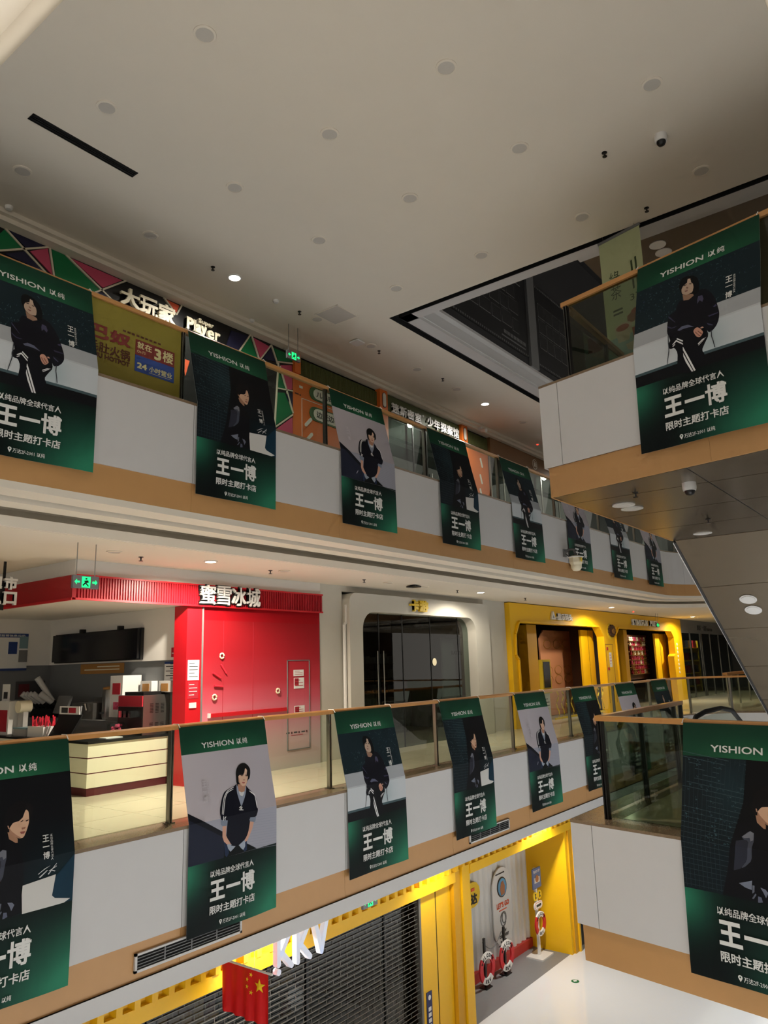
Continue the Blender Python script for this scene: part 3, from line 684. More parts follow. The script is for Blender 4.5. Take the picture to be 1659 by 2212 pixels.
# twin white discs in the bronze soffit
def soffit_disc(x, y, label, slope=0):
    nz = Vector((SLP, 0, -1)).normalized() if slope else Vector((0, 0, -1)); z = 3.6 if not slope else 3.6+SLP*(x-12.66)
    if slope: nz = Vector((SLP, 0, -1)).normalized()
    mb = MB(); disc(mb, Vector((x, y, z)), nz, .14, .012); disc(mb, Vector((x, y, z))+nz*.012, nz, .11, .006); B('light_disc', mb, 'plastic_white', esc if slope else SO)
soffit_disc(9.13, 3.22, 'left white disc light of the pair under the upper platform'); soffit_disc(9.43, 3.22, 'right white disc light of the pair under the upper platform')
soffit_disc(12.2, 3.1, 'white disc light at the far end of the upper platform soffit')
soffit_disc(14.28, 3.0, 'upper white disc light of the pair on the escalator underside', 1); soffit_disc(14.58, 3.0, 'lower white disc light of the pair on the escalator underside', 1)
# sprinklers, detectors, small devices
spr = MB(); spr.lathe([(.035, 0), (.035, -.006), (.012, -.012), (.008, -.05), (.03, -.055), (.03, -.06), (.008, -.062)], 0, 0, 10)
spr_me = spr.mesh('sprinkler', 'dark_steel', True)
for j, (x, y, z, lb) in enumerate(((7.0, 8.69, 8, 'left of the lit lamp over the mural'), (9.0, 8.72, 8, 'beside the square ceiling hatch'), (11.3, 8.71, 8, 'past the white square device'), (13.44, 8.57, 8, 'near the dark slot of the well'), (8.42, 2.79, 8, 'next to the dome camera on the top ceiling'), (9.96, 2.78, 8, 'by the edge of the dark well'),
        (6.09, 8.99, 3.28, 'over the tea counter corner'), (8.48, 8.91, 3.28, 'in front of the red wall'), (10.74, 8.78, 3.28, 'in front of the white shop'), (14.0, 8.8, 3.28, 'right of the black device'), (17.2, 8.8, 3.28, 'in front of the yellow shop'), (8.54, 2.86, 3.6, 'on the bronze soffit left of dome camera'), (11.0, 2.7, 3.6, 'at right of the bronze soffit'))):
    link('sprinkler', spr_me, loc=(x, y, z), label='small dark fire sprinkler '+lb, cat='sprinkler', group='fire sprinklers')
def lathe_thing(name, prof, loc, m, label, cat, group=None, n=18): return link(name, MB().lathe(prof, 0, 0, n).mesh(name, m, True), loc=loc, label=label, cat=cat, group=group)
for x, y, lb in ((8.43, 8.74, 'above the triangle mural'), (8.66, 9.62, 'tight against the mural cornice'), (4.18, 9.55, 'at far left by the cornice')):
    lathe_thing('smoke_detector', [(.055, 0), (.055, -.02), (.04, -.045), (.015, -.05)], (x, y, 8), 'plastic_white', 'white smoke detector on top ceiling '+lb, 'detector', 'smoke detectors')
def dome_camera(loc, label):
    o = E('dome_camera', loc, label, 'camera', 'dome cameras')
    B('housing', MB().lathe([(.075, loc[2]), (.075, loc[2]-.06), (.068, loc[2]-.09)], loc[0], loc[1], 18), 'plastic_white', o, True)
    B('dome', MB().lathe([(.056, loc[2]-.085), (.054, loc[2]-.11), (.04, loc[2]-.135), (.012, loc[2]-.146)], loc[0], loc[1], 18), 'black_plastic', o, True)
dome_camera((8.56, 2.13, 8.0), 'white dome camera with black eye on the top ceiling'); dome_camera((8.49, 2.24, 3.6), 'white dome camera with black eye under the bronze soffit')
o = E('slot_vent', (4.2, 7.66, 8), 'long narrow black slot diffuser in the top ceiling', 'vent')
mb = MB(); mb.box(3.51, 4.89, 7.60, 7.615, 7.992, 8.004); mb.box(3.51, 4.89, 7.715, 7.73, 7.992, 8.004); mb.box(3.51, 3.525, 7.6, 7.73, 7.992, 8.004); mb.box(4.875, 4.89, 7.6, 7.73, 7.992, 8.004); B('frame', mb, 'black_plastic', o)
B('slot_back', MB().box(3.52, 4.88, 7.61, 7.72, 7.998, 8.003), 'black_void', o)
for y in (7.645, 7.675): B('blade', MB().box(3.525, 4.875, y, y+.008, 7.990, 8.0), 'black_plastic', o)
o = E('ceiling_hatch', (9.53, 8.3, 8), 'square perforated access hatch in the top ceiling', 'hatch')
B('panel', MB().box(9.25, 9.80, 8.04, 8.57, 7.988, 7.998), 'lamp_off', o); mb = MB()
for a, b, c, d in ((9.24, 9.81, 8.03, 8.045), (9.24, 9.81, 8.565, 8.58), (9.24, 9.255, 8.03, 8.58), (9.795, 9.81, 8.03, 8.58)): mb.box(a, b, c, d, 7.984, 7.999)
B('frame', mb, 'ceiling_paint', o)
o = E('wireless_router', (10.65, 8.75, 8), 'white square wireless device on the top ceiling', 'device'); B('body', MB().box(10.54, 10.76, 8.64, 8.86, 7.955, 7.985), 'plastic_white', o); B('mount', MB().box(10.6, 10.7, 8.7, 8.8, 7.985, 8.0), 'dark_grey', o)
o = E('wireless_router', (12.3, 8.77, 3.28), 'dark flat device on the ceiling before the white shop', 'device'); B('body', MB().box(12.2, 12.42, 8.66, 8.88, 3.235, 3.262), 'black_plastic', o); B('mount', MB().box(12.26, 12.36, 8.72, 8.82, 3.262, 3.28), 'dark_grey', o)
for x, y, z, lb in ((19.6, 9.3, 7.999, 'on the upper walkway ceiling'), (25.2, 8.9, 3.28, 'above the yellow shop')):
    o = E('alarm_beacon', (x, y, z), 'tiny red glowing alarm light '+lb, 'light', 'red alarm lights')
    B('base', MB().lathe([(.05, z), (.05, z-.02), (.03, z-.03)], x, y, 12), 'plastic_white', o, True); B('led', MB().lathe([(.025, z-.03), (.025, z-.045), (.01, z-.05)], x, y, 10), 'red_led', o, True)
# exit signs
def exit_sign(x, y, ztop, z, label, w=.34, h=.155, drop=True):
    o = E('exit_sign', (x, y, z), label, 'sign', 'green exit signs')
    B('housing', MB().box(x-w/2, x+w/2, y, y+.04, z-h/2, z+h/2), 'mid_grey', o)
    f = on_y(y-.002); g = MB(); c = h*.42
    g.poly_y([(x-c*.85, z-c), (x+c*.85, z-c), (x+c*.85, z+c), (x-c*.85, z+c)], y-.004, y)
    for s in (-1, 1):
        g.poly_y([(x+s*w*.44, z), (x+s*w*.36, z+h*.2), (x+s*w*.36, z+h*.07), (x+s*w*.25, z+h*.07), (x+s*w*.25, z-h*.07), (x+s*w*.36, z-h*.07), (x+s*w*.36, z-h*.2)], y-.004, y)
    B('pictogram', g, 'green_lit', o)
    m = MB(); m.poly_y([(x-.012, z+.03), (x+.012, z+.03), (x+.012, z+.05), (x-.012, z+.05)], y-.006, y-.004); m.poly_y([(x-.04, z+.012), (x+.025, z+.024), (x+.035, z-.005), (x+.005, z-.012), (x+.04, z-.05), (x+.022, z-.052), (x-.01, z-.02), (x-.035, z-.05), (x-.05, z-.04), (x-.015, z+.0)], y-.006, y-.004)
    B('figure', m, 'black_plastic', o)
    for s in (-1, 1): B('hanger', MB().tube([(x+s*w*.36, y+.02, z+h/2), (x+s*w*.36, y+.02, ztop)], .006, 8), 'steel', o)
exit_sign(4.96, 8.44, 3.28, 2.80, 'green running man exit sign hung before the red tea shop')
exit_sign(9.34, 9.2, 8.0, 7.39, 'green running man exit sign hung on the upper level')
exit_sign(9.3, 7.62, -1.545, -1.72, 'green running man exit sign hung under the middle balcony', drop=False)
exit_sign(27.6, 8.9, 3.28, 2.86, 'green exit sign hung before the yellow shop lettering', .3, .14)
# ------------------------------------------------------------------ upper level shopfronts
mat('mural_green', (0, 112, 62), .5, noise=.03); mat('mural_pink', (196, 74, 104), .5, noise=.03); mat('mural_navy', (26, 26, 58), .5, noise=.03); mat('mural_orange', (226, 92, 52), .5, noise=.03); mat('mural_cream', (214, 204, 180), .5, noise=.02)
mat('olive_ad', (132, 120, 40), .5, noise=.02); mat('ad_red', (120, 44, 40), .5, noise=.02); mat('ad_blue', (44, 72, 140), .5, noise=.02); mat('ad_brown', (84, 40, 30), .5, noise=.02); mat('ad_pale', (214, 206, 150), .5, noise=.02)
mat('sign_green', (74, 84, 46), .5, noise=.03); mat('brown_band', (128, 92, 56), .5, noise=.04); mat('pill_white', (226, 220, 206), .5, noise=.01); mat('pill_green', (70, 104, 62), .5, noise=.02)
mu = E('triangle_mural', (7, 9.9, 5.0), 'black wall mural of green, pink and navy triangles with cream strips on upper level', 'mural')
B('backing', MB().box(3.0, 10.0, 9.895, 9.92, 5.0, 7.86), 'black_plastic', mu)
TRI = [('green', [(4.05, 7.45), (4.29, 7.84), (4.55, 7.67), (4.16, 7.42)]), ('navy', [(4.34, 7.86), (4.89, 7.86), (4.62, 7.70)]), ('navy', [(4.32, 7.48), (4.59, 7.64), (4.88, 7.45)]), ('pink', [(4.67, 7.68), (4.92, 7.84), (5.02, 7.45)]),
       ('green', [(4.98, 7.85), (5.17, 7.85), (5.77, 7.52), (5.60, 7.30), (5.10, 7.30)]), ('pink', [(5.29, 7.84), (6.15, 7.84), (5.83, 7.58)]), ('orange', [(6.99, 7.84), (7.26, 7.83), (7.20, 7.68)]), ('navy', [(5.66, 7.40), (5.85, 7.53), (6.0, 7.40)]),
       ('navy', [(8.25, 7.30), (8.41, 7.78), (8.82, 7.82), (8.51, 7.36)]), ('green', [(8.60, 7.40), (8.86, 7.82), (9.06, 7.44)]), ('pink', [(8.94, 7.83), (9.36, 7.79), (9.14, 7.48)]), ('navy', [(9.19, 7.48), (9.39, 7.77), (9.53, 7.53)]), ('green', [(9.48, 7.80), (9.98, 7.80), (9.97, 7.67), (9.60, 7.57)]),
       ('pink', [(9.66, 7.50), (9.97, 7.60), (9.98, 7.09), (9.84, 7.05)]), ('green', [(9.57, 6.97), (9.61, 7.36), (9.80, 7.04)]), ('green', [(9.56, 6.91), (9.77, 6.96), (9.98, 6.60), (9.52, 6.24)]), ('pink', [(9.52, 6.15), (9.98, 6.52), (9.99, 6.05)]), ('navy', [(9.82, 6.95), (9.99, 7.02), (9.99, 6.66)]),
       ('orange', [(7.35, 6.9), (7.5, 6.9), (7.42, 6.6)]), ('green', [(8.4, 6.9), (9.3, 7.2), (9.0, 6.2)]), ('pink', [(8.4, 6.7), (8.8, 6.1), (8.3, 6.0)])]
for c, pts in TRI: B('triangle_panel', MB().poly_y(pts, 9.878, 9.8945), 'mural_'+c, mu)
STR = [((4.0, 7.36), (4.93, 7.86)), ((4.30, 7.86), (4.98, 7.40)), ((4.95, 7.86), (5.06, 7.35)), ((5.20, 7.86), (6.06, 7.40)), ((5.64, 7.40), (6.22, 7.86)), ((6.94, 7.86), (7.20, 7.64)), ((7.20, 7.64), (7.31, 7.86)), ((8.55, 7.36), (8.87, 7.86)), ((8.90, 7.86), (9.12, 7.40)), ((9.10, 7.42), (9.41, 7.84)), ((9.41, 7.84), (9.58, 7.50)), ((9.56, 7.54), (9.99, 7.64)), ((9.60, 7.53), (9.50, 6.15)), ((9.57, 7.0), (9.99, 7.06)), ((9.64, 7.48), (10.0, 6.60)), ((9.5, 6.19), (9.99, 6.57))]
for a, b in STR:
    d = Vector((b[0]-a[0], b[1]-a[1])).normalized(); n = Vector((-d.y, d.x))*.013; a, b = Vector(a), Vector(b)
    B('cream_strip', MB().poly_y([tuple(a+n), tuple(b+n), tuple(b-n), tuple(a-n)], 9.868, 9.894), 'mural_cream', mu)
def sign_letters(name, chars, y, label, m='letter_white', depth=.05, side=None, parent=None, res=2):
    """chars: list of (text, x0, x1, z0, z1, bold); every character a part of its sign"""
    x0 = min(c[1] for c in chars); z0 = min(c[3] for c in chars)
    o = parent or E(name, (x0, y, z0), label, 'sign')
    for t, a, b, c, d, bo in chars:
        mb = MB(); put_text(mb, t, (a, b, c, d), on_y(y), bo, 0, depth, res); B('letter', mb, m, o)
    return o
sign_letters('shop_lettering', [('大', 6.10, 6.45, 7.40, 7.72, .03), ('玩', 6.45, 6.79, 7.36, 7.70, .03), ('家', 6.80, 7.14, 7.36, 7.71, .03)], 9.86, 'large cream three character lettering on the triangle mural', 'letter_cream')
sign_letters('shop_lettering', [('Super', 7.62, 7.95, 7.61, 7.72, .03), ('P', 7.37, 7.52, 7.44, 7.66, .05), ('l', 7.52, 7.57, 7.44, 7.66, .05), ('ay', 7.57, 7.80, 7.37, 7.60, .05), ('er', 7.82, 8.10, 7.42, 7.58, .05), ('娱', 7.60, 7.76, 7.20, 7.36, .03), ('乐', 7.80, 7.96, 7.20, 7.36, .03), ('场', 8.0, 8.18, 7.20, 7.37, .03)], 9.86, 'cream English lettering with small characters on the triangle mural', 'letter_cream')
# hotpot advertisement stuck on a glass panel of the upper balustrade
ad = E('glass_advertisement', (4.92, 7.553, 5.03), 'olive hotpot advertisement sheet on the upper glass balustrade', 'advertisement')
B('sheet', MB().box(4.22, 5.585, 7.546, 7.553, 5.03, 6.025), 'olive_ad', ad)
B('red_box', MB().box(4.92, 5.49, 7.5425, 7.546, 5.50, 5.70), 'ad_red', ad); B('blue_box', MB().box(4.92, 5.49, 7.5425, 7.546, 5.29, 5.50), 'ad_blue', ad)
for t, r, m, bo in (('巴', (4.28, 4.56, 5.54, 5.71), 'ad_red', .04), ('奴', (4.57, 4.85, 5.545, 5.71), 'ad_red', .04), ('毛肚火锅', (4.30, 4.85, 5.375, 5.505), 'ad_brown', .02), ('BANU HOTPOT', (4.27, 4.85, 5.305, 5.365), 'ad_brown', .05),
                    ('在', (5.05, 5.15, 5.59, 5.68), 'ad_pale', .02), ('就', (4.945, 5.04, 5.59, 5.68), 'ad_pale', .02), ('On F3', (4.945, 5.06, 5.535, 5.57), 'ad_pale', 0), ('3', (5.19, 5.29, 5.52, 5.67), 'ad_pale', .04), ('楼', (5.31, 5.47, 5.53, 5.68), 'ad_pale', .02), ('24', (4.95, 5.09, 5.335, 5.41), 'ad_pale', .05), ('小时营业', (5.12, 5.46, 5.335, 5.41), 'ad_pale', .02)):
    mb = MB(); put_text(mb, t, r, on_y(7.5415), bo); B('lettering', mb, m, ad)
mb = MB()
for i in range(9): mb.box(4.74+.062*i, 4.78+.062*i, 7.5405, 7.5415, 5.735, 5.758)
B('small_print', mb, 'ad_brown', ad, kind='stuff')
B('small_print', MB().box(5.12, 5.44, 7.5405, 7.5415, 5.318, 5.322), 'ad_pale', ad)
# orange escape-room shop
def capsule(x0, x1, z0, z1, n=6):
    r = min(x1-x0, z1-z0)/2; P = []
    if x1-x0 >= z1-z0:
        for k in range(n+1): t = -math.pi/2+math.pi*k/n; P.append((x1-r+r*math.cos(t), (z0+z1)/2+r*math.sin(t)))
        for k in range(n+1): t = math.pi/2+math.pi*k/n; P.append((x0+r+r*math.cos(t), (z0+z1)/2+r*math.sin(t)))
    else:
        for k in range(n+1): t = math.pi*k/n; P.append(((x0+x1)/2+r*math.cos(t), z1-r+r*math.sin(t)))
        for k in range(n+1): t = math.pi+math.pi*k/n; P.append(((x0+x1)/2+r*math.cos(t), z0+r+r*math.sin(t)))
    return P
osf = E('orange_shopfront', (13, 9.9, 5.0), 'orange and olive shopfront with pill shapes on upper level', 'shopfront')
B('wall_board', MB().box(10.0, 12.68, 9.89, 9.92, 5.0, 7.45), 'orange_paint', osf)
B('wall_board', MB().box(16.42, 17.65, 9.89, 9.92, 5.0, 7.45), 'orange_paint', osf)
B('pillar', MB().box(10.0, 10.16, 9.82, 9.92, 7.45, 7.86), 'orange_paint', osf)
for x in (12.68, 16.15):
    p = B('pillar', MB().box(x, x+.28, 9.78, 9.92, 5.0, 7.86), 'orange_paint', osf)
    B('pill_rim', MB().poly_y(capsule(x+.08, x+.22, 7.44, 7.80), 9.772, 9.78), 'dark_grey', p); B('pill', MB().poly_y(capsule(x+.095, x+.205, 7.46, 7.785), 9.766, 9.772), 'pill_white', p)
lv = B('louver_board', MB().box(10.16, 12.68, 9.90, 9.92, 7.45, 7.82), 'green_louver', osf); mb = MB()
for i in range(63): mb.box(10.17+.04*i, 10.19+.04*i, 9.87, 9.90, 7.47, 7.80)
B('louver_slats', mb, 'green_louver', lv, kind='stuff')
lv = B('louver_board', MB().box(16.43, 17.65, 9.90, 9.92, 7.45, 7.82), 'green_louver', osf); mb = MB()
for i in range(30): mb.box(16.44+.04*i, 16.46+.04*i, 9.87, 9.90, 7.47, 7.80)
B('louver_slats', mb, 'green_louver', lv, kind='stuff')
B('sign_board', MB().box(12.96, 16.15, 9.86, 9.92, 7.38, 7.84), 'sign_green', osf)
for (x0, x1, z0, z1, t) in ((10.52, 11.45, 7.07, 7.29, '儿童密室'), (10.52, 11.45, 6.63, 6.87, '边玩边学')):
    g = B('pill_base', MB().poly_y(capsule(x0-.05, x1, z0-.03, z1+.03), 9.876, 9.89), 'pill_green', osf); B('pill', MB().poly_y(capsule(x0+.06, x1, z0, z1), 9.868, 9.876), 'pill_white', osf)  # green base plate behind each white pill
    mb = MB(); put_text(mb, t, (x0+.14, x1-.08, z0+.05, z1-.05), on_y(9.867), .02); B('lettering', mb, 'black_plastic', osf)
def slash(cx, cz, l, w, ang): 
    P = capsule(-l/2, l/2, -w/2, w/2); c, s = math.cos(ang), math.sin(ang); return [(cx+x*c-z*s, cz+x*s+z*c) for x, z in P]
for cx, cz, a in ((10.44, 6.53, .8), (10.46, 6.22, .8), (17.26, 7.05, 1.9), (17.2, 6.58, 1.9), (17.16, 6.18, 1.9)): B('pill', MB().poly_y(slash(cx, cz, .28, .07, a), 9.88, 9.89), 'pill_white', osf)
B('wall_line', MB().box(10.25, 10.262, 9.885, 9.89, 5.0, 6.98), 'pill_white', osf); B('wall_line', MB().box(10.25, 12.6, 9.885, 9.89, 6.98, 6.992), 'pill_white', osf)
mb = MB(); mb.box(10.06, 10.17, 9.886, 9.89, 7.035, 7.06); mb.box(10.19, 10.23, 9.886, 9.89, 7.03, 7.055); B('small_print', mb, 'ad_brown', osf, kind='stuff')
B('plate', MB().box(10.18, 10.28, 9.884, 9.89, 7.19, 7.24), 'pill_white', osf)
chs = '迷斯密室'; L = [(c, 13.17+.30*i, 13.44+.30*i, 7.43, 7.67, .03) for i, c in enumerate(chs)]+[('®', 14.40, 14.46, 7.62, 7.68, 0)]+[(c, 14.60+.295*i, 14.87+.295*i, 7.44, 7.70, .03) for i, c in enumerate('少年探案馆')]
sign_letters('shop_lettering', L, 9.85, 'white nine character lettering on the olive sign board of upper level', 'letter_white', .04)
w1 = B('window_1', MB().box(12.96, 16.15, 9.845, 9.855, 5.0, 7.36), 'glass_shop', kind='structure')
for x in (12.97, 14.0, 14.56, 15.6, 16.12): B('mullion', MB().box(x-.02, x+.02, 9.835, 9.865, 5.0, 7.36), 'dark_steel', w1)
for x in (14.42, 14.70): B('door_handle', MB().tube([(x, 9.80, 5.75), (x, 9.80, 6.25)], .012, 8), 'chrome', w1)
w2 = B('window_2', MB().box(17.65, 24, 9.845, 9.855, 5.0, 7.36), 'glass_shop', kind='structure')
for x in (17.67, 18.4, 19.6, 20.8, 22.0, 23.2): B('mullion', MB().box(x-.03, x+.03, 9.835, 9.865, 5.0, 7.36), 'steel', w2)
B('trim_8', MB().box(17.65, 26, 9.80, 9.92, 7.38, 7.85), 'brown_band', kind='structure')
o = E('toilet_sign', (20.4, 9.78, 7.6), 'round brown washroom sign with white figures on upper band', 'sign')
def circ(cx, cz, r, n=20): return [(cx+r*math.cos(2*math.pi*k/n), cz+r*math.sin(2*math.pi*k/n)) for k in range(n)]
B('disc', MB().poly_y(circ(20.35, 7.6, .16), 9.785, 9.80), 'pill_white', o); B('disc_face', MB().poly_y(circ(20.35, 7.6, .135), 9.78, 9.785), 'brown_band', o)
for s in (-.05, .05): mb = MB(); mb.poly_y(circ(20.35+s, 7.67, .025, 8), 9.776, 9.78); mb.poly_y([(20.35+s-.035, 7.64), (20.35+s+.035, 7.64), (20.35+s+.03, 7.52), (20.35+s-.03, 7.52)], 9.776, 9.78); B('figure', mb, 'pill_white', o)
o = E('bullet_camera', (16.9, 9.6, 7.8), 'small white bullet camera under the upper ceiling by orange shop', 'camera'); B('body', MB().tube([(16.9, 9.62, 7.83), (16.86, 9.45, 7.79)], .05, 12), 'plastic_white', o, True); B('bracket', MB().box(16.88, 16.93, 9.6, 9.7, 7.82, 7.93), 'plastic_white', o)
# ------------------------------------------------------------------ middle level: red tea shop
mat('band_red', (168, 18, 32), .35, noise=.03); mat('counter_cream', (238, 232, 208), .45, noise=.01); mat('maroon', (92, 26, 34), .45, noise=.03); mat('kiosk_grey', (120, 122, 124), .6, noise=.03); mat('stainless', (150, 148, 144), .3, .9)
mat('paper', (226, 226, 224), .7, noise=.01); mat('paper_blue', (36, 62, 122), .6, noise=.02); mat('paper_red', (176, 36, 52), .6, noise=.02); mat('text_dark', (50, 48, 48), .7, noise=.02); mat('cardboard', (176, 126, 66), .8, noise=.05); mat('screen_off', (10, 12, 20), .18, noise=.02); mat('clear_plastic', (180, 176, 170), .25, noise=.1); mat('straw_red', (214, 40, 62), .4, noise=.03); mat('teal_box', (120, 150, 158), .5, noise=.05)
B('wall_tea_shop', MB().box(5.54, 10.55, 9.72, 9.9, 2.72, 3.28), 'paint_white', kind='structure')
mb = MB(); mb.box(5.56, 5.60, 9.9, 14.2, 2.72, 3.28); B('wall_tea_shop_side', mb, 'paint_white', kind='structure')
for bx_, m_ in (((7.6, 7.75, 10.02, 14.1, 0, 1.885), 'kiosk_grey'), ((7.56, 7.75, 10.02, 14.1, 1.885, 2.74), 'paint_white'), ((5.7, 7.56, 14.0, 14.1, 1.885, 2.74), 'paint_white'), ((5.7, 7.6, 14.02, 14.12, 0, 1.885), 'kiosk_grey')): B('wall_tea_kitchen', MB().box(*bx_), m_, kind='structure')
B('ceiling', MB().box(5.6, 7.6, 9.9, 14.1, 2.735, 2.76), 'paint_white', kind='structure')
# ribbed red fascia
tf = E('red_fascia', (7.5, 9.7, 2.7), 'long ribbed red fascia of the tea shop', 'fascia')
B('front_board', MB().box(5.52, 10.54, 9.66, 9.72, 2.72, 3.05), 'band_red', tf); mb = MB()
x = 5.56
while x < 10.52: mb.box(x, x+.022, 9.645, 9.66, 2.735, 3.035); x += .044
B('ribs', mb, 'band_red', tf, kind='stuff')
B('lower_lip', MB().box(5.52, 10.54, 9.635, 9.66, 2.705, 2.735), 'red_paint', tf); B('upper_lip', MB().box(5.52, 10.54, 9.635, 9.66, 3.035, 3.06), 'red_paint', tf)
tfs = E('red_fascia', (5.5, 11.8, 2.7), 'red fascia side running back beside the hanging entrance sign', 'fascia'); B('board', MB().box(5.48, 5.52, 9.66, 13.9, 2.72, 3.05), 'band_red', tfs); B('lower_lip', MB().box(5.47, 5.52, 9.66, 13.9, 2.705, 2.735), 'red_paint', tfs)
sign_letters('shop_lettering', [(c, 8.17+.325*i-.55, 8.17+.325*i+.30-.55, 2.745, 3.055, .014) for i, c in enumerate('蜜雪冰城')], 9.635, 'white four character lettering with black edges on red fascia', 'letter_white', .05)
mb = MB(); 
for i in range(4): put_text(mb, '蜜雪冰城'[i], (7.60+.325*i, 7.94+.325*i, 2.725, 3.07), on_y(9.635), .06, 0, .02)
B('letter_backing', mb, 'black_plastic', [o for o in bpy.data.objects if o.get('label') == 'white four character lettering with black edges on red fascia'][0])
# red pillar and gradient wall
pl = E('red_pillar', (7.6, 9.8, 0), 'red pillar with notices beside the tea counter', 'pillar')
B('body', MB().box(7.45, 7.76, 9.70, 10.02, 0, 2.72), 'red_paint', pl); B('edge_strip', MB().box(7.74, 7.765, 9.685, 9.70, 0, 2.72), 'mid_grey', pl)
def sheet(o, name, x0, x1, z0, z1, y, m, lines=(), rows=0, lm='text_dark'):
    s = B(name, MB().box(x0, x1, y-.004, y, z0, z1), m, o)
    mb = MB()
    for i in range(rows):
        z = z1-(i+1)*(z1-z0)/(rows+1); mb.box(x0+(x1-x0)*.12, x0+(x1-x0)*(.88 if i % 3 else .6), y-.006, y-.004, z, z+(z1-z0)*.16/rows)
    for a, b, c, d in lines: mb.box(x0+(x1-x0)*a, x0+(x1-x0)*b, y-.006, y-.004, z0+(z1-z0)*c, z0+(z1-z0)*d)
    if mb.v: B('print', mb, lm, s, kind='stuff')
    return s
sheet(pl, 'notice', 7.48, 7.70, 1.56, 1.87, 9.70, 'paper', rows=5); sheet(pl, 'notice', 7.49, 7.69, 1.28, 1.54, 9.70, 'paper_red', rows=4, lm='paper'); B('socket', MB().box(7.52, 7.65, 9.685, 9.70, 1.14, 1.22), 'plastic_white', pl)
rw = E('red_graphic_wall', (9.1, 9.72, 0), 'wall panel fading from red to pale pink beside tea counter', 'wall panel')
P = PB.__new__(PB); vs = []; fs = []; cs = []
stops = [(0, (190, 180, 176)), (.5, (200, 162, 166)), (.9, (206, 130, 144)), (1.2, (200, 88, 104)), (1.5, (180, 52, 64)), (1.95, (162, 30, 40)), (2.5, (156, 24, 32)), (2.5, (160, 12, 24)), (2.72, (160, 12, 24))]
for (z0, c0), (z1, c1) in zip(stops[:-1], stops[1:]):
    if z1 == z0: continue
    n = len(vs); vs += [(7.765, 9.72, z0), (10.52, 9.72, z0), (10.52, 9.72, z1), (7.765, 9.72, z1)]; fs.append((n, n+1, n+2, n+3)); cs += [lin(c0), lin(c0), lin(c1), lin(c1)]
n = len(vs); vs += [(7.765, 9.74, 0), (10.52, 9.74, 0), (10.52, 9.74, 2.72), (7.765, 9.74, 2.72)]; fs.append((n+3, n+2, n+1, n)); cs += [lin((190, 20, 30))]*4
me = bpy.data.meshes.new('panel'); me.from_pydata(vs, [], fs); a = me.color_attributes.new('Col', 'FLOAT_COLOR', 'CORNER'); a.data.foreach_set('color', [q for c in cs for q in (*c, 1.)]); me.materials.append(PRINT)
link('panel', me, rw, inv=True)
for x in (8.2, 8.85): B('seam', MB().box(x, x+.006, 9.716, 9.72, 0, 2.5), 'paper_red', rw)
B('ledge_bar', MB().box(7.92, 9.62, 9.68, 9.72, .97, 1.03), 'red_paint', rw); B('ledge_end', MB().box(7.90, 7.93, 9.675, 9.72, .965, 1.035), 'plastic_white', rw)
for x, z, r in ((8.16, 1.93, .04), (8.02, 1.28, .04), (9.42, 1.32, .04)):
    mb = MB(); mb.tube([(x+r*math.cos(k*.524), 9.70, z+r*math.sin(k*.524)*1.0) for k in range(12)], .014, 6, closed=True); B('ring_ornament', mb, 'letter_cream', rw, True)
for x, z, a in ((8.06, 1.62, -.5), (8.2, 1.72, -.9), (8.1, 1.45, -.1)):
    B('stick_ornament', MB().tube([(x-.09*math.cos(a), 9.70, z-.09*math.sin(a)), (x+.09*math.cos(a), 9.70, z+.09*math.sin(a))], .014, 8), 'straw_red', rw, True)
dr = B('access_door', MB().box(9.68, 10.22, 9.712, 9.716, .31, 1.83), 'maroon', rw); 
vs2 = []; 
mb = MB()
for a, b, c, d in ((9.66, 9.675, .30, 1.845), (10.225, 10.24, .30, 1.845), (9.66, 10.24, 1.832, 1.845), (9.66, 10.24, .29, .303)): mb.box(a, b, 9.708, 9.72, c, d)
B('door_frame', mb, 'mid_grey', rw); bpy.data.objects.remove(dr)
sheet(rw, 'notice', 9.82, 10.08, 1.56, 1.67, 9.716, 'paper', rows=3, lm='paper_red'); sheet(rw, 'notice', 9.83, 10.09, 1.34, 1.53, 9.716, 'paper', [(.05, .45, .3, .95)], 3, 'paper_red'); sheet(rw, 'notice', 9.84, 10.10, .90, 1.04, 9.716, 'paper', [(.05, .45, .2, .9)], 3, 'paper_red')
mb = MB()
for x in (9.64, 9.83, 10.02): mb.box(x, x+.085, 9.716, 9.72, .575, .597)
B('small_print', mb, 'text_dark', rw, kind='stuff')
for x in (9.755, 9.94, 10.135): B('emblem', MB().poly_y(circ(x+.02, .583, .02, 10), 9.716, 9.72), 'maroon', rw)
B('small_print', MB().box(9.76, 10.06, 9.716, 9.72, .535, .545), 'paper_red', rw)
# counter
ct = E('tea_counter', (6.9, 10.3, 0), 'cream striped tea shop counter with dark red lines and black top', 'counter')
cor = [(6.16, 10.20), (7.74, 10.20), (7.74, 10.03), (7.45, 10.03)]
for i, (z0, z1) in enumerate(((.11, .30), (.315, .51), (.525, .715))):
    B('front_panel', MB().box(6.16, 7.6, 10.20, 10.24, z0, z1), 'counter_cream', ct); B('side_panel', MB().box(6.16, 6.20, 10.24, 13.9, z0, z1), 'counter_cream', ct)
for z in (.30, .51): B('red_line', MB().box(6.163, 7.6, 10.203, 10.24, z, z+.015), 'maroon', ct); B('red_line', MB().box(6.163, 6.2, 10.24, 13.9, z, z+.015), 'maroon', ct)
mb = MB(); mb.box(6.17, 7.6, 10.21, 10.25, 0, .11); mb.box(6.17, 6.2, 10.25, 13.9, 0, .11); B('plinth', mb, 'maroon', ct)
mb = MB(); mb.box(6.14, 7.6, 10.18, 10.95, .715, .75); mb.box(6.14, 6.9, 10.95, 13.95, .715, .75); B('worktop', mb, 'black_plastic', ct)
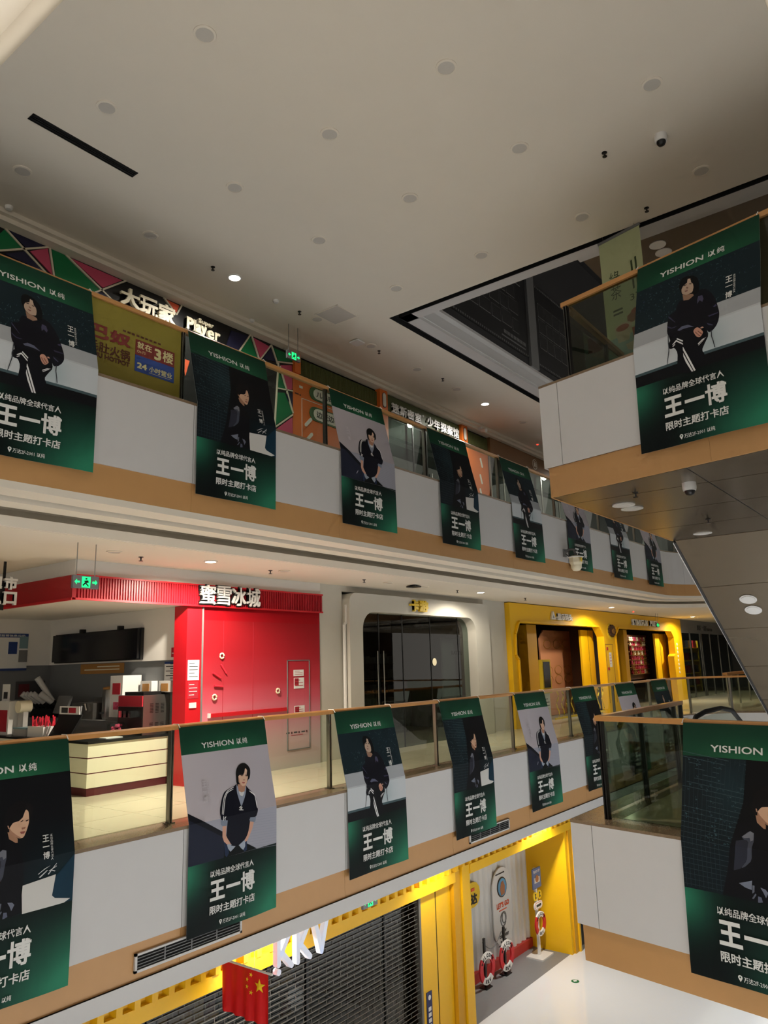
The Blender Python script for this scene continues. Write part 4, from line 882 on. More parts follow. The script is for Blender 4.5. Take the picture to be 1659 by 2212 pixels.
B('back_unit', MB().box(7.1, 7.575, 10.96, 13.95, 0, .95), 'kiosk_grey', ct)
# things on the counters
def thing_box(name, parts, loc, label, cat, group=None):
    o = E(name, loc, label, cat, group)
    for pn, mb, m in parts: B(pn, mb, m, o)
    return o
ic = E('soft_serve_machine', (7.3, 10.4, .95), 'steel soft serve machine with red top panel by the red pillar', 'machine')
B('body', MB().box(7.10, 7.58, 10.27, 10.93, .752, 1.35), 'stainless', ic); B('front_panel', MB().box(7.085, 7.10, 10.28, 10.92, .76, 1.17), 'dark_steel', ic); B('top_panel', MB().box(7.083, 7.10, 10.28, 10.92, 1.18, 1.34), 'paper_red', ic); B('top_lid', MB().box(7.15, 7.55, 10.35, 10.85, 1.35, 1.40), 'black_plastic', ic)
for i in range(3): B('dispenser', MB().box(7.0, 7.085, 10.45+.12*i, 10.53+.12*i, 1.02, 1.12), 'chrome', ic)
for r in range(2):
    for i in range(3):
        mb = MB()
        for k in range(7): mb.box(7.22+.1*i, 7.28+.1*i, 10.266, 10.27, (1.08 if r else .79)+.022*k, (1.088 if r else .798)+.022*k)
        B('vent_grille', mb, 'black_plastic', ic, kind='stuff')
thing_box('menu_stand', [('panel', MB().add([(6.28, 10.95, .76), (6.28, 11.55, .76), (6.40, 11.40, 1.10), (6.40, 10.80, 1.10), (6.30, 10.95, .755), (6.30, 11.55, .755), (6.42, 11.40, 1.095), (6.42, 10.80, 1.095)], [(0, 1, 2, 3), (7, 6, 5, 4), (0, 4, 5, 1), (1, 5, 6, 2), (2, 6, 7, 3), (3, 7, 4, 0)]), 'black_plastic'), ('card', MB().box(6.38, 6.39, 10.85, 11.42, 1.10, 1.22), 'paper'), ('code_print', MB().box(6.376, 6.38, 11.18, 11.36, 1.12, 1.20), 'text_dark'), ('price_print', MB().box(6.376, 6.38, 10.95, 11.15, 1.12, 1.20), 'paper_red')], (6.35, 11.2, .75), 'tilted black menu stand with white card on tea counter', 'stand')
so = E('straw_box', (6.4, 11.85, .75), 'white box full of red straws on tea counter', 'box'); B('box', MB().box(6.24, 6.55, 11.62, 12.10, .752, .91), 'plastic_white', so)
rng = random.Random(3)
for i in range(26):
    x, y = rng.uniform(6.27, 6.52), rng.uniform(11.65, 12.07); B('straw', MB().tube([(x, y, .9), (x+rng.uniform(-.04, .04), y+rng.uniform(-.04, .04), rng.uniform(.98, 1.08))], .012, 6), 'straw_red', so)
thing_box('storage_box', [('body', MB().box(6.24, 6.55, 12.15, 12.55, .752, .86), 'clear_plastic'), ('lid', MB().box(6.23, 6.56, 12.14, 12.56, .86, .88), 'teal_box')], (6.4, 12.35, .75), 'low translucent box with blue lid beside the straw box', 'box')
thing_box('leaflet_box', [('body', MB().box(6.24, 6.5, 12.75, 13.20, .752, 1.29), 'plastic_white'), ('print', MB().box(6.236, 6.24, 12.80, 13.15, .80, 1.15), 'paper_red')], (6.4, 13, .75), 'tall white printed box at far end of tea counter', 'box')
thing_box('table_card', [('card', MB().box(6.30, 6.31, 12.90, 13.15, 1.29, 1.57), 'paper'), ('code_print', MB().box(6.296, 6.30, 12.96, 13.09, 1.33, 1.44), 'text_dark'), ('foot', MB().box(6.26, 6.36, 12.95, 13.1, 1.29, 1.30), 'plastic_white')], (6.3, 13, 1.29), 'small upright white card on the tall printed box', 'card')
tr = E('tape_roll', (6.4, 12.6, .76), 'cream roll on stand beside the tall printed box', 'roll'); mb = MB(); mb.tube([(6.3, 12.58, 1.2), (6.5, 12.58, 1.2)], .10, 16); B('roll', mb, 'letter_cream', tr, True); B('stand', MB().box(6.36, 6.44, 12.5, 12.68, .752, 1.12), 'clear_plastic', tr)
thing_box('calculator', [('body', MB().box(6.55, 6.80, 10.55, 10.78, .752, .79), 'plastic_white'), ('keys', MB().box(6.57, 6.78, 10.57, 10.70, .79, .80), 'black_plastic')], (6.7, 10.7, .75), 'white keypad device on the counter corner', 'device')
thing_box('paper_stack', [('sheets', MB().box(6.5, 6.78, 10.3, 10.48, .752, .765), 'paper'), ('tray', MB().box(6.47, 6.81, 10.27, 10.5, .7505, .752), 'dark_grey')], (6.6, 10.4, .75), 'white papers in a tray on tea counter front', 'paper')
cj = E('candy_jar', (6.95, 10.7, .75), 'clear jar of pink sweets beside the soft serve machine', 'jar'); B('jar', MB().lathe([(.12, .752), (.13, .80), (.13, .93), (.11, .95)], 6.93, 10.72, 14), 'glass_clear', cj, True)
for i in range(30):
    a = rng.uniform(0, 6.28); r = rng.uniform(0, .095); B('sweet', MB().lathe([(.008, -.018), (.022, -.012), (.022, .012), (.008, .018)], 0, 0, 6), 'mural_pink', cj).location = Vector((6.93+r*math.cos(a), 10.72+r*math.sin(a), .785+.13*rng.random()))
wd = E('water_dispenser', (7.4, 10.95, .95), 'white tall cup dispenser with red print on back counter', 'dispenser'); B('body', MB().box(7.2, 7.55, 11.0, 11.35, .952, 1.66), 'plastic_white', wd); B('print', MB().box(7.196, 7.2, 11.06, 11.28, 1.36, 1.54), 'paper_red', wd); B('logo_print', MB().box(7.196, 7.2, 11.1, 11.24, 1.12, 1.24), 'mural_pink', wd); B('base', MB().box(7.18, 7.56, 10.99, 11.36, .95, 1.0), 'mid_grey', wd)
st = E('steel_urn', (7.4, 11.55, .95), 'round stainless steel urn with brown lid on back counter', 'urn'); B('body', MB().lathe([(.13, .952), (.14, 1.0), (.14, 1.42), (.13, 1.44)], 7.35, 11.55, 18), 'stainless', st, True); B('lid', MB().lathe([(.135, 1.44), (.135, 1.47), (.05, 1.49)], 7.35, 11.55, 18), 'cardboard', st, True); B('tap', MB().box(7.14, 7.22, 11.53, 11.57, 1.05, 1.08), 'black_plastic', st)
sk = E('steel_sink', (7.35, 12.0, .95), 'steel sink box with tap on back counter', 'sink'); B('basin', MB().box(7.15, 7.58, 11.75, 12.4, .952, 1.22), 'stainless', sk); B('tap', MB().tube([(7.12, 12.05, 1.0), (7.12, 12.05, 1.18), (7.12, 11.95, 1.2), (7.12, 11.9, 1.1)], .015, 8), 'chrome', sk, True); B('splash_panel', MB().box(7.56, 7.58, 11.75, 12.4, 1.22, 1.3), 'stainless', sk)
ps = E('order_terminal', (7.2, 12.65, .95), 'grey order terminal screen on back counter', 'terminal'); B('screen', MB().add([(7.05, 12.45, 1.05), (7.05, 12.85, 1.05), (7.15, 12.85, 1.34), (7.15, 12.45, 1.34), (7.09, 12.45, 1.04), (7.09, 12.85, 1.04), (7.19, 12.85, 1.33), (7.19, 12.45, 1.33)], [(0, 1, 2, 3), (7, 6, 5, 4), (0, 4, 5, 1), (1, 5, 6, 2), (2, 6, 7, 3), (3, 7, 4, 0)]), 'mid_grey', ps); B('foot', MB().box(7.1, 7.3, 12.55, 12.75, .952, 1.06), 'dark_grey', ps)
cr = E('cup_rack', (7.35, 13.5, .95), 'rack of slanted white paper cups on back counter', 'rack'); B('frame', MB().box(7.2, 7.57, 13.15, 13.9, .952, 1.10), 'dark_steel', cr)
for i in range(6):
    y = 13.2+.13*i; B('cup_stack', MB().tube([(7.45, y, 1.05), (7.05, y+.12, 1.38+(.28 if i == 1 else .0))], [.04, .055], 12), 'plastic_white', cr, True); B('cup_sleeve', MB().tube([(7.46, y, 1.0), (7.26, y+.06, 1.22)], .062, 12), 'black_plastic', cr, True)
# on the kitchen walls
tv = E('menu_screen', (7.5, 12.3, 1.92), 'wide switched-off black menu screen high on tea shop wall', 'screen'); B('screen', MB().box(7.44, 7.50, 11.0, 13.7, 1.93, 2.42), 'screen_off', tv); B('bezel', MB().box(7.50, 7.555, 10.98, 13.72, 1.91, 2.44), 'black_plastic', tv)
for y in (11.6, 12.8): B('bracket', MB().box(7.46, 7.555, y-.03, y+.03, 2.42, 2.50), 'black_plastic', tv)
def xsheet(name, y0, y1, z0, z1, x, m, label, cat, rows=4, lm='text_dark', head=None):
    o = E(name, (x, (y0+y1)/2, z0), label, cat); B('sheet', MB().box(x-.006, x, y0, y1, z0, z1), m, o); mb = MB()
    for i in range(rows): z = z1-(i+1.2)*(z1-z0)/(rows+1.4); mb.box(x-.008, x-.006, y0+(y1-y0)*.1, y0+(y1-y0)*(.9 if i % 2 else .6), z, z+.35*(z1-z0)/(rows+1.4))
    B('print', mb, lm, o, kind='stuff')
    if head: B('heading', MB().box(x-.008, x-.006, y0, y1, z1-.12*(z1-z0), z1), head, o)
xsheet('wall_notice', 10.06, 10.44, 1.55, 1.86, 7.598, 'paper', 'white notice with blue heading on grey tea shop wall', 'notice', 7, 'text_dark', 'paper_blue')
xsheet('wall_poster', 11.58, 12.95, 1.70, 1.875, 7.598, 'cardboard', 'long orange paper strip below the black screen', 'poster', 2, 'counter_cream')
xsheet('wall_sticker', 10.05, 10.22, 1.93, 2.08, 7.556, 'paper_red', 'small red sticker on white wall beside black screen', 'sticker', 2, 'paper')
for y0, lb in ((10.12, 'right'), (10.62, 'left')):
    o = E('towel_dispenser', (7.55, y0+.15, 1.38), 'white paper towel dispenser, %s one on tea shop wall' % lb, 'dispenser', 'towel dispensers'); B('case', MB().box(7.48, 7.598, y0, y0+.30, 1.385, 1.56), 'plastic_white', o); B('window', MB().box(7.474, 7.48, y0+.06, y0+.24, 1.40, 1.52), 'cardboard', o)
o = E('licence_board', (6.8, 14, 1.8), 'white information board with blue heading on tea shop back wall', 'board'); B('board', MB().box(6.2, 7.11, 13.985, 14.0, 1.80, 2.47), 'paper', o); B('heading', MB().box(6.2, 7.11, 13.98, 13.985, 2.40, 2.47), 'paper_blue', o); B('footer', MB().box(6.2, 7.11, 13.98, 13.985, 1.80, 1.84), 'paper_blue', o)
for i, (x, z, m) in enumerate(((6.75, 2.1, 'paper_blue'), (6.4, 2.15, 'mid_grey'), (6.4, 1.9, 'mid_grey'), (6.95, 2.2, 'teal_box'), (6.95, 1.95, 'mid_grey'))): B('leaflet', MB().box(x, x+.16, 13.978, 13.985, z, z+.22), m, o)
mb = MB(); put_text(mb, '食品经营监管信息公示', (6.3, 7.05, 2.415, 2.455), on_y(13.978), .02); B('lettering', mb, 'paper', o)
o = E('wall_poster', (7.3, 14, 1.25), 'dark poster low on the tea shop back wall', 'poster'); B('sheet', MB().box(6.95, 7.5, 14.005, 14.018, 1.28, 1.6), 'dark_grey', o); B('print', MB().box(7.0, 7.2, 14.0, 14.005, 1.32, 1.55), 'maroon', o)
# hanging supermarket entrance sign
hs = E('hanging_sign', (5.0, 10.5, 2.65), 'white hanging supermarket entrance characters at the left edge', 'sign')
for t, a, b, c, d in (('超', 4.72, 4.90, 2.88, 3.06), ('市', 4.93, 5.11, 2.88, 3.06), ('入', 4.72, 4.90, 2.67, 2.85), ('口', 4.93, 5.11, 2.67, 2.85)):
    mb = MB(); put_text(mb, t, (a, b, c, d), on_y(10.5), .05, 0, .05); B('letter', mb, 'letter_white', hs)
B('rod', MB().box(4.955, 4.985, 10.55, 10.58, 2.6, 3.28), 'black_plastic', hs); B('backing', MB().box(4.9, 4.95, 10.505, 10.55, 2.6, 3.0), 'black_plastic', hs)
# ------------------------------------------------------------------ white card shop
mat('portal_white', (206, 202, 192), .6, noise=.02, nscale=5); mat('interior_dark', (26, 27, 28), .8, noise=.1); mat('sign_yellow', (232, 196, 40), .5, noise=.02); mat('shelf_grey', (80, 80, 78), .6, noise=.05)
B('wall_card_shop', MB().box(10.55, 11.2, 9.74, 9.95, 0, 3.28), 'portal_white', kind='structure'); B('wall_card_shop', MB().box(16.65, 17.80, 9.74, 9.95, 0, 3.28), 'portal_white', kind='structure'); B('wall_card_shop', MB().box(11.2, 16.65, 9.74, 9.95, 3.165, 3.28), 'portal_white', kind='structure')
def rounded_frame(x0, x1, z1, X0, X1, Z1, r, R, y0, y1, n=8):
    """arch-like frame with rounded inner and outer top corners, open at the floor"""
    inn = [(x0, 0)]+[(x0+r-r*math.cos(math.pi/2*k/n), z1-r+r*math.sin(math.pi/2*k/n)) for k in range(n+1)]+[(x1-r+r*math.sin(math.pi/2*k/n), z1-r+r*math.cos(math.pi/2*k/n)) for k in range(n+1)]+[(x1, 0)]
    out = [(X0, 0)]+[(X0+R-R*math.cos(math.pi/2*k/n), Z1-R+R*math.sin(math.pi/2*k/n)) for k in range(n+1)]+[(X1-R+R*math.sin(math.pi/2*k/n), Z1-R+R*math.cos(math.pi/2*k/n)) for k in range(n+1)]+[(X1, 0)]
    mb = MB(); L = len(inn); vs = [(x, y0, z) for x, z in inn]+[(x, y0, z) for x, z in out]+[(x, y1, z) for x, z in inn]+[(x, y1, z) for x, z in out]; fs = []
    for i in range(L-1): fs += [(i, i+1, L+i+1, L+i), (2*L+i, 3*L+i, 3*L+i+1, 2*L+i+1), (i, 2*L+i, 2*L+i+1, i+1), (L+i, L+i+1, 3*L+i+1, 3*L+i)]
    return mb.add(vs, fs)
cs_ = E('white_shopfront', (13.9, 9.7, 0), 'white rounded portal shopfront with dark glass', 'shopfront')
B('portal', rounded_frame(11.62, 15.98, 2.78, 11.22, 16.64, 3.14, .36, .2, 9.56, 9.95), 'portal_white', cs_, True)
for x in (11.17, 16.68): B('tube_trim', MB().tube([(x, 9.66, 0), (x, 9.66, 2.5), (x+(.06 if x < 13 else -.06), 9.66, 2.56), (x+(.06 if x < 13 else -.06), 9.66, 2.9)], .035, 8), 'plastic_white', cs_, True)
sign_letters('shop_lettering', [('卡', 13.20, 13.50, 2.84, 3.09, .05), ('游', 13.52, 13.86, 2.84, 3.09, .05)], 9.55, 'yellow two character lettering with purple shade on white portal', 'sign_yellow', .06)
w3 = B('window_3', MB().box(11.6, 16.0, 9.80, 9.81, 0, 2.8), 'glass_shop', kind='structure')
for x in (12.42, 13.25, 14.32, 15.5): B('mullion', MB().box(x-.008, x+.008, 9.79, 9.82, 0, 2.78), 'dark_steel', w3)
for x in (12.32, 12.52): B('door_handle', MB().tube([(x, 9.75, .9), (x, 9.75, 2.0)], .015, 8), 'chrome', w3)
B('notice_disc', MB().poly_y(circ(14.45, 1.75, .085), 9.785, 9.79), 'letter_cream', w3)
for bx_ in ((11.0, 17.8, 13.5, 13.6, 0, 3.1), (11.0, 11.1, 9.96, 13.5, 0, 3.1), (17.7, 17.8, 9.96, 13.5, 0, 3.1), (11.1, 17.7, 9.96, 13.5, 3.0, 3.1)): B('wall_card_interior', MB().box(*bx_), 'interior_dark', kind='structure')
for j, z in enumerate((.55, .95, 1.35, 1.75)):
    sh = E('display_shelf', (15, 13.3, z), 'dim display shelf of card boxes in white shop, %s from floor' % ORD[j], 'shelf', 'display shelves in the white shop')
    B('board', MB().box(13.2, 17.5, 13.15, 13.48, z, z+.03), 'shelf_grey', sh); 
    for i in range(16): B('card_box', MB().box(13.3+.26*i, 13.46+.26*i, 13.2, 13.3, z+.03, z+.03+rng.uniform(.12, .26)), rng.choice(['dark_grey', 'shelf_grey', 'maroon', 'mid_grey']), sh)
o = E('brand_board', (16.6, 11.6, 1.4), 'grey standing board with dark letters inside the white shop', 'board'); B('board', MB().box(16.0, 17.4, 10.6, 10.64, .9, 2.35), 'mid_grey', o); mb = MB(); put_text(mb, 'KAYOU', (16.42, 16.95, 1.92, 2.03), on_y(10.595), .05); B('lettering', mb, 'black_plastic', o)
o = E('brand_board', (14.5, 13.4, 2.1), 'large dim yellow brand lettering on back wall of white shop', 'sign'); mb = MB(); put_text(mb, 'KAYOU', (14.0, 16.2, 2.2, 2.5), on_y(13.49), .05); B('lettering', mb, 'sign_yellow', o)
# ------------------------------------------------------------------ yellow play shop
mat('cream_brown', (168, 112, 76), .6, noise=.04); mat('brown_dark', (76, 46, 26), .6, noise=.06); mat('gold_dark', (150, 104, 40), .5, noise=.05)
ys_ = E('yellow_shopfront', (25, 9.7, 0), 'long yellow shopfront with two angular portals', 'shopfront')
YF, YB = 9.60, 9.80
B('header', MB().box(17.81, 32.66, YF, YB, 2.74, 3.26), 'yellow_paint', ys_)
B('pier', MB().poly_y([(17.81, 0), (18.16, 0), (18.16, 1.78), (18.02, 1.88), (18.05, 2.42), (18.27, 2.74), (17.81, 2.74)], YF, YB), 'yellow_paint', ys_)
B('pier', MB().poly_y([(24.06, 0), (24.06, 2.44), (23.74, 2.74), (25.50, 2.74), (25.20, 2.50), (25.25, 0)], YF, YB), 'yellow_paint', ys_)
B('pier', MB().poly_y([(31.30, 0), (31.20, 1.75), (31.45, 1.85), (31.45, 2.50), (31.17, 2.74), (32.66, 2.74), (32.66, 0)], YF, YB), 'yellow_paint', ys_)
for pts in ([(18.16, 0), (18.16, 1.78), (18.02, 1.88), (18.05, 2.42), (18.27, 2.74), (23.74, 2.74), (24.06, 2.44), (24.06, 0)], [(25.25, 0), (25.20, 2.50), (25.50, 2.74), (31.17, 2.74), (31.45, 2.50), (31.45, 1.85), (31.20, 1.75), (31.30, 0)]):
    mb = MB()
    for a, b in zip(pts[:-1], pts[1:]):
        d = Vector((b[0]-a[0], b[1]-a[1])).normalized(); n = Vector((-d.y, d.x))*.05; a, b = Vector(a), Vector(b); mb.poly_y([tuple(a), tuple(b), tuple(b+n), tuple(a+n)], YF-.05, YF)
    B('portal_rim', mb, 'yellow_paint', ys_)
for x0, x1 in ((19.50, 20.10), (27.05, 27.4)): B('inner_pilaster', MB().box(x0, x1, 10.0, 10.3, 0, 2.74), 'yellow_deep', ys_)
for x0, x1 in ((23.36, 23.92), (23.97, 24.37)): B('door_leaf', MB().box(x0, x1, 10.05, 10.12, 0, 2.66), 'yellow_paint', ys_)
for x0, x1 in ((30.6, 31.15), (31.2, 31.75), (31.8, 32.38)): B('door_leaf', MB().box(x0, x1, 10.05, 10.12, 0, 2.66), 'yellow_paint', ys_)
for x in (23.945, 31.175, 31.775): B('door_gap', MB().box(x-.02, x+.02, 10.06, 10.11, 0, 2.66), 'black_void', ys_)
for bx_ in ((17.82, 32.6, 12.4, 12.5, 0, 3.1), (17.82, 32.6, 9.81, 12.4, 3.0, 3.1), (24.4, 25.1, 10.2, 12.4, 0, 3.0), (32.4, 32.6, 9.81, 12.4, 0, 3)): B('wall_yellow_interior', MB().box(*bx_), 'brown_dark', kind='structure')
spot('shop_lamp', (21.5, 10.3, 2.95), 60, WARM, 150, .6, .1); spot('shop_lamp', (29.0, 10.15, 2.95), 60, WARM, 150, .6, .1)
pk = E('round_relief_panel', (23.5, 10.9, 0), 'pinkish brown inner wall with rows of round relief medallions', 'wall panel'); B('panel', MB().poly_y([(22.1, .0), (22.1, 2.4), (22.4, 2.68), (24.39, 2.68), (24.39, 0)], 10.9, 10.95), 'cream_brown', pk)
for zz, xs3 in ((2.23, (22.6, 23.3, 24.0)), (1.41, (22.6, 23.3, 24.0)), (1.11, (22.6, 23.3, 24.0))):
    for x in xs3: mb = MB(); mb.tube([(x+.26*math.cos(k*.393), 10.89, zz+.12*math.sin(k*.393)*1.15) for k in range(16)], .012, 6, closed=True); B('medallion_rim', mb, 'gold_dark', pk); B('medallion', MB().poly_y([(x+.24*math.cos(k*.393), zz+.125*math.sin(k*.393)) for k in range(16)], 10.885, 10.9), 'cream_brown', pk)
ds = E('doll_display', (29.8, 10.5, 0), 'display cabinet packed with small dolls in the yellow shop', 'cabinet'); B('cabinet', MB().box(28.5, 31.2, 10.6, 10.9, .9, 2.62), 'brown_dark', ds); mb = [MB(), MB(), MB(), MB()]
for r in range(8):
    for c in range(9):
        x, z = 29.15+.2*c, 1.12+.18*r; m = mb[rng.randrange(4)]; m.lathe([(.05, z), (.06, z+.06), (.03, z+.08), (.05, z+.10), (.045, z+.14), (.01, z+.16)], x, 10.55, 6)
    B('shelf_rail', MB().box(29.05, 30.95, 10.48, 10.6, 1.095+.18*r, 1.11+.18*r), 'gold_dark', ds)
for m, mm in zip(mb, ('letter_cream', 'paper_red', 'mural_pink', 'gold_dark')): B('dolls', m, mm, ds, kind='stuff')
for z in (1.35, 1.65, 1.95, 2.25): B('side_shelf', MB().box(28.5, 28.95, 10.5, 10.6, z, z+.02), 'gold_dark', ds)
sign_letters('shop_lettering', [('星', 20.62, 20.88, 2.875, 3.07, .04), ('乐', 20.89, 21.14, 2.875, 3.07, .04), ('码', 21.15, 21.41, 2.875, 3.07, .04), ('头', 21.42, 21.68, 2.875, 3.07, .04), ('△', 20.22, 20.50, 2.88, 3.12, .06)], 9.59, 'white Chinese lettering with triangle mark on yellow shopfront', 'letter_white', .05)
sign_letters('shop_lettering', [(c, 26.82+.235*i, 27.03+.235*i, 2.88, 3.09, .05) for i, c in enumerate('STARFUN PIER') if c != ' '], 9.59, 'white English lettering on yellow shopfront', 'letter_white', .05)
mb = MB(); o = E('shop_lettering', (31.9, 9.6, 1.0), 'pale vertical lettering on right pier of yellow shopfront', 'sign')
for i in range(8): B('letter', MB().poly_y(capsule(31.84, 31.98, 2.17-.16*i, 2.28-.16*i), 9.592, 9.60), 'letter_cream', o)
fn_ = E('round_fan_ornament', (24.83, 9.55, 2.4), 'brown round cog ornament between the yellow portals', 'ornament'); B('disc', MB().poly_y([(24.83+(.30 if k % 2 else .26)*math.cos(k*.262), 2.64+(.21 if k % 2 else .18)*math.sin(k*.262)) for k in range(24)], 9.53, 9.60), 'brown_dark', fn_); B('hub', MB().poly_y(circ(24.86, 2.62, .09), 9.50, 9.53), 'gold_dark', fn_); B('rim', MB().poly_y(circ(24.76, 2.62, .27), 9.585, 9.60), 'sign_yellow', fn_)
o = E('utility_door', (24.55, 9.6, .3), 'flush yellow utility door with notice between portals', 'door'); mb = MB()
for a, b, c, d in ((24.24, 24.26, .3, 2.2), (24.86, 24.88, .3, 2.2), (24.24, 24.88, 2.18, 2.2)): mb.box(a, b, 9.592, 9.60, c, d)
B('frame', mb, 'gold_dark', o); sheet(o, 'notice', 24.50, 24.70, 1.45, 1.92, 9.598, 'paper', rows=4, lm='paper_red'); 
for x, z in ((24.32, 2.0), (24.32, 1.35)): B('call_button', MB().box(x, x+.1, 9.58, 9.60, z, z+.09), 'paper_red', o)
kk = E('order_kiosk', (18.95, 9.2, 0), 'yellow self-service kiosk with black screen before yellow shop', 'kiosk'); B('pedestal', MB().box(18.8, 19.15, 9.25, 9.5, 0, .85), 'plastic_white', kk); B('body', MB().box(18.70, 19.2, 9.2, 9.3, .85, 1.74), 'sign_yellow', kk); B('screen', MB().box(18.76, 19.14, 9.19, 9.2, 1.0, 1.68), 'screen_off', kk); B('slot_panel', MB().box(18.8, 19.1, 9.185, 9.2, .88, .97), 'gold_dark', kk); sheet(kk, 'notice', 18.83, 19.12, .35, .78, 9.25, 'paper', rows=4)
fe = E('queue_fence', (21, 9.3, 0), 'low yellow fence with wavy bars before the yellow shop', 'fence'); B('top_rail', MB().box(19.5, 23.0, 9.28, 9.32, .88, .94), 'sign_yellow', fe); B('bottom_rail', MB().box(19.5, 23.0, 9.28, 9.32, .12, .17), 'sign_yellow', fe)
for i in range(11):
    x = 19.7+.32*i; B('wavy_bar', MB().tube([(x+.08*math.sin(k*1.2), 9.30, .16+.09*k) for k in range(9)], .018, 6), 'sign_yellow', fe, True)
for i in range(9): B('hazard_stripe', MB().poly_y([(19.6+.38*i, .88), (19.75+.38*i, .88), (19.85+.38*i, .94), (19.7+.38*i, .94)], 9.275, 9.28), 'black_plastic', fe)
# ------------------------------------------------------------------ grey glass shop at the far right
mat('fascia_grey', (112, 112, 114), .5, noise=.03)
B('wall_grey_shop', MB().box(32.66, 41, 9.66, 9.80, 2.72, 3.28), 'fascia_grey', kind='structure')
o = E('shop_lettering', (35.3, 9.65, 2.85), 'blurred dark lettering on the grey fascia at far right', 'sign')
for i in range(3):
    x = 35.3+.5*i; mb = MB(); mb.box(x, x+.08, 9.62, 9.66, 2.86, 3.08); mb.box(x+.14, x+.4, 9.62, 9.66, 3.03, 3.07); mb.box(x+.14, x+.4, 9.62, 9.66, 2.93, 2.97); mb.box(x+.24, x+.3, 9.62, 9.66, 2.86, 3.08); B('letter', mb, 'dark_grey' if i != 1 else 'mid_grey', o)
for i in range(4):
    x = 36.85+.22*i; mb = MB(); mb.box(x, x+.05, 9.62, 9.66, 2.86, 2.97); mb.box(x+.07, x+.16, 9.62, 9.66, 2.90, 2.93); B('small_letter', mb, 'dark_grey', o)
w4 = B('window_4', MB().box(32.66, 41, 9.70, 9.71, 0, 2.72), 'glass_shop', kind='structure')
for x in (32.7, 34.2, 35.7, 35.95, 37.3, 38.8, 40.4): B('mullion', MB().box(x-.05, x+.05, 9.68, 9.73, 0, 2.72), 'steel', w4)
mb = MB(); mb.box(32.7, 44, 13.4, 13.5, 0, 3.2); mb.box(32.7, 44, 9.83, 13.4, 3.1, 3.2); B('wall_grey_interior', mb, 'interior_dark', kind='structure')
thing_box('blue_board', [('board', MB().box(33.4, 36.8, 12.9, 13.0, 1.1, 2.2), 'paper_blue'), ('frame', MB().box(33.3, 36.9, 13.0, 13.05, 1.0, 2.3), 'dark_grey')], (35, 13, 1), 'blue board inside the grey glass shop', 'board')  # blue panel in its own plain colour
thing_box('teal_cabinet', [('body', MB().box(33.8, 35.2, 10.9, 11.6, 0, .95), 'teal_box'), ('top', MB().box(33.7, 35.3, 10.8, 11.7, .95, 1.0), 'mid_grey')], (34.5, 11, 0), 'teal cabinet inside the grey glass shop', 'cabinet')
o = E('stock_rack', (38.6, 11, 0), 'yellow stock rack with boxes inside the grey glass shop', 'rack')
for x in (37.2, 40.0): B('upright', MB().box(x-.05, x+.05, 11, 11.5, 0, 2.5), 'sign_yellow', o)
for z in (.3, .9, 1.5, 2.1):
    B('shelf', MB().box(37.2, 40, 11, 11.5, z, z+.05), 'sign_yellow', o)
    for i in range(4): B('carton', MB().box(37.35+.65*i, 37.85+.65*i, 11.05, 11.45, z+.05, z+.4), rng.choice(['cardboard', 'dark_grey', 'mid_grey', 'paper_red']), o)
spot('shop_lamp', (36.5, 11, 3.05), 130, WARM, 150, .6, .1); spot('shop_lamp', (39, 11, 3.05), 130, WARM, 150, .6, .1)
B('window_5', MB().box(26.9, 32.5, 7.02, 7.03, .02, 1.03), 'glass_rail', kind='structure'); 
o = E('void_railing', (29, 7.0, 0), 'far glass railing with wooden handrail before the grey shop', 'railing'); B('handrail', MB().box(28.4, 33.5, 6.94, 7.10, 1.03, 1.13), 'rail_wood', o)
for x in (28.6, 30.2, 31.8, 33.4): B('post', MB().box(x-.03, x+.03, 7.0, 7.05, 0, 1.03), 'steel', o)
for o in list(bpy.data.objects):
    if o.name.startswith('window_5'): bpy.data.objects.remove(o)
for x in (28.63, 30.23, 31.83): B('glass_panel', MB().box(x, x+1.54, 7.02, 7.03, .02, 1.03), 'glass_rail', [q for q in bpy.data.objects if q.name.startswith('void_railing')][0])
B('wall_far_curtain', MB().box(41, 41.3, 5.0, 9.7, 0, 3.28), 'black_plastic', kind='structure')
# ------------------------------------------------------------------ ground floor: yellow store
mat('flag_red', (226, 16, 22), .6, noise=.02); mat('flag_gold', (255, 214, 20), .6); mat('kkv_lit', (196, 200, 210), .5, emit=(232, 240, 255), es=.30); mat('backdrop_white', (226, 228, 228), .55, noise=.02); mat('skirting_red', (190, 58, 52), .5, noise=.04); mat('ring_red', (196, 30, 40), .4, noise=.02); mat('board_blue', (86, 112, 168), .5, noise=.05); mat('sky_print', (96, 160, 206), .5, noise=.2, nscale=8); mat('shutter_metal', (122, 118, 110), .45, .6); mat('navy_print', (30, 40, 96), .5, noise=.02)
GF = 8.45
st_ = E('yellow_store_front', (12, GF, -5), 'yellow corrugated store front with shutter and recessed portal on ground floor', 'shopfront')
def corrugated(x0, x1, z0, z1, y, step, depth, flatf=.34):
    P = []; x = x0
    while x < x1:
        for f, d in ((0, 0), (flatf, 0), (flatf+.16, depth), (flatf+.16+flatf, depth)): P.append((min(x+f*step, x1), y-d))
        x += step
    mb = MB(); n = len(P); mb.add([(a, b, z0) for a, b in P]+[(a, b, z1) for a, b in P]+[(a, y+.03, z0) for a, b in P]+[(a, y+.03, z1) for a, b in P], [(i, i+1, n+i+1, n+i) for i in range(n-1)]+[(2*n+i, 3*n+i, 3*n+i+1, 2*n+i+1) for i in range(n-1)]+[(n+i, n+i+1, 3*n+i+1, 3*n+i) for i in range(n-1)]+[(i, 2*n+i, 2*n+i+1, i+1) for i in range(n-1)])
    return mb
B('corrugated_header', corrugated(-2, 18.0, -2.16, -1.71, GF-.02, .24, .085), 'yellow_paint', st_)
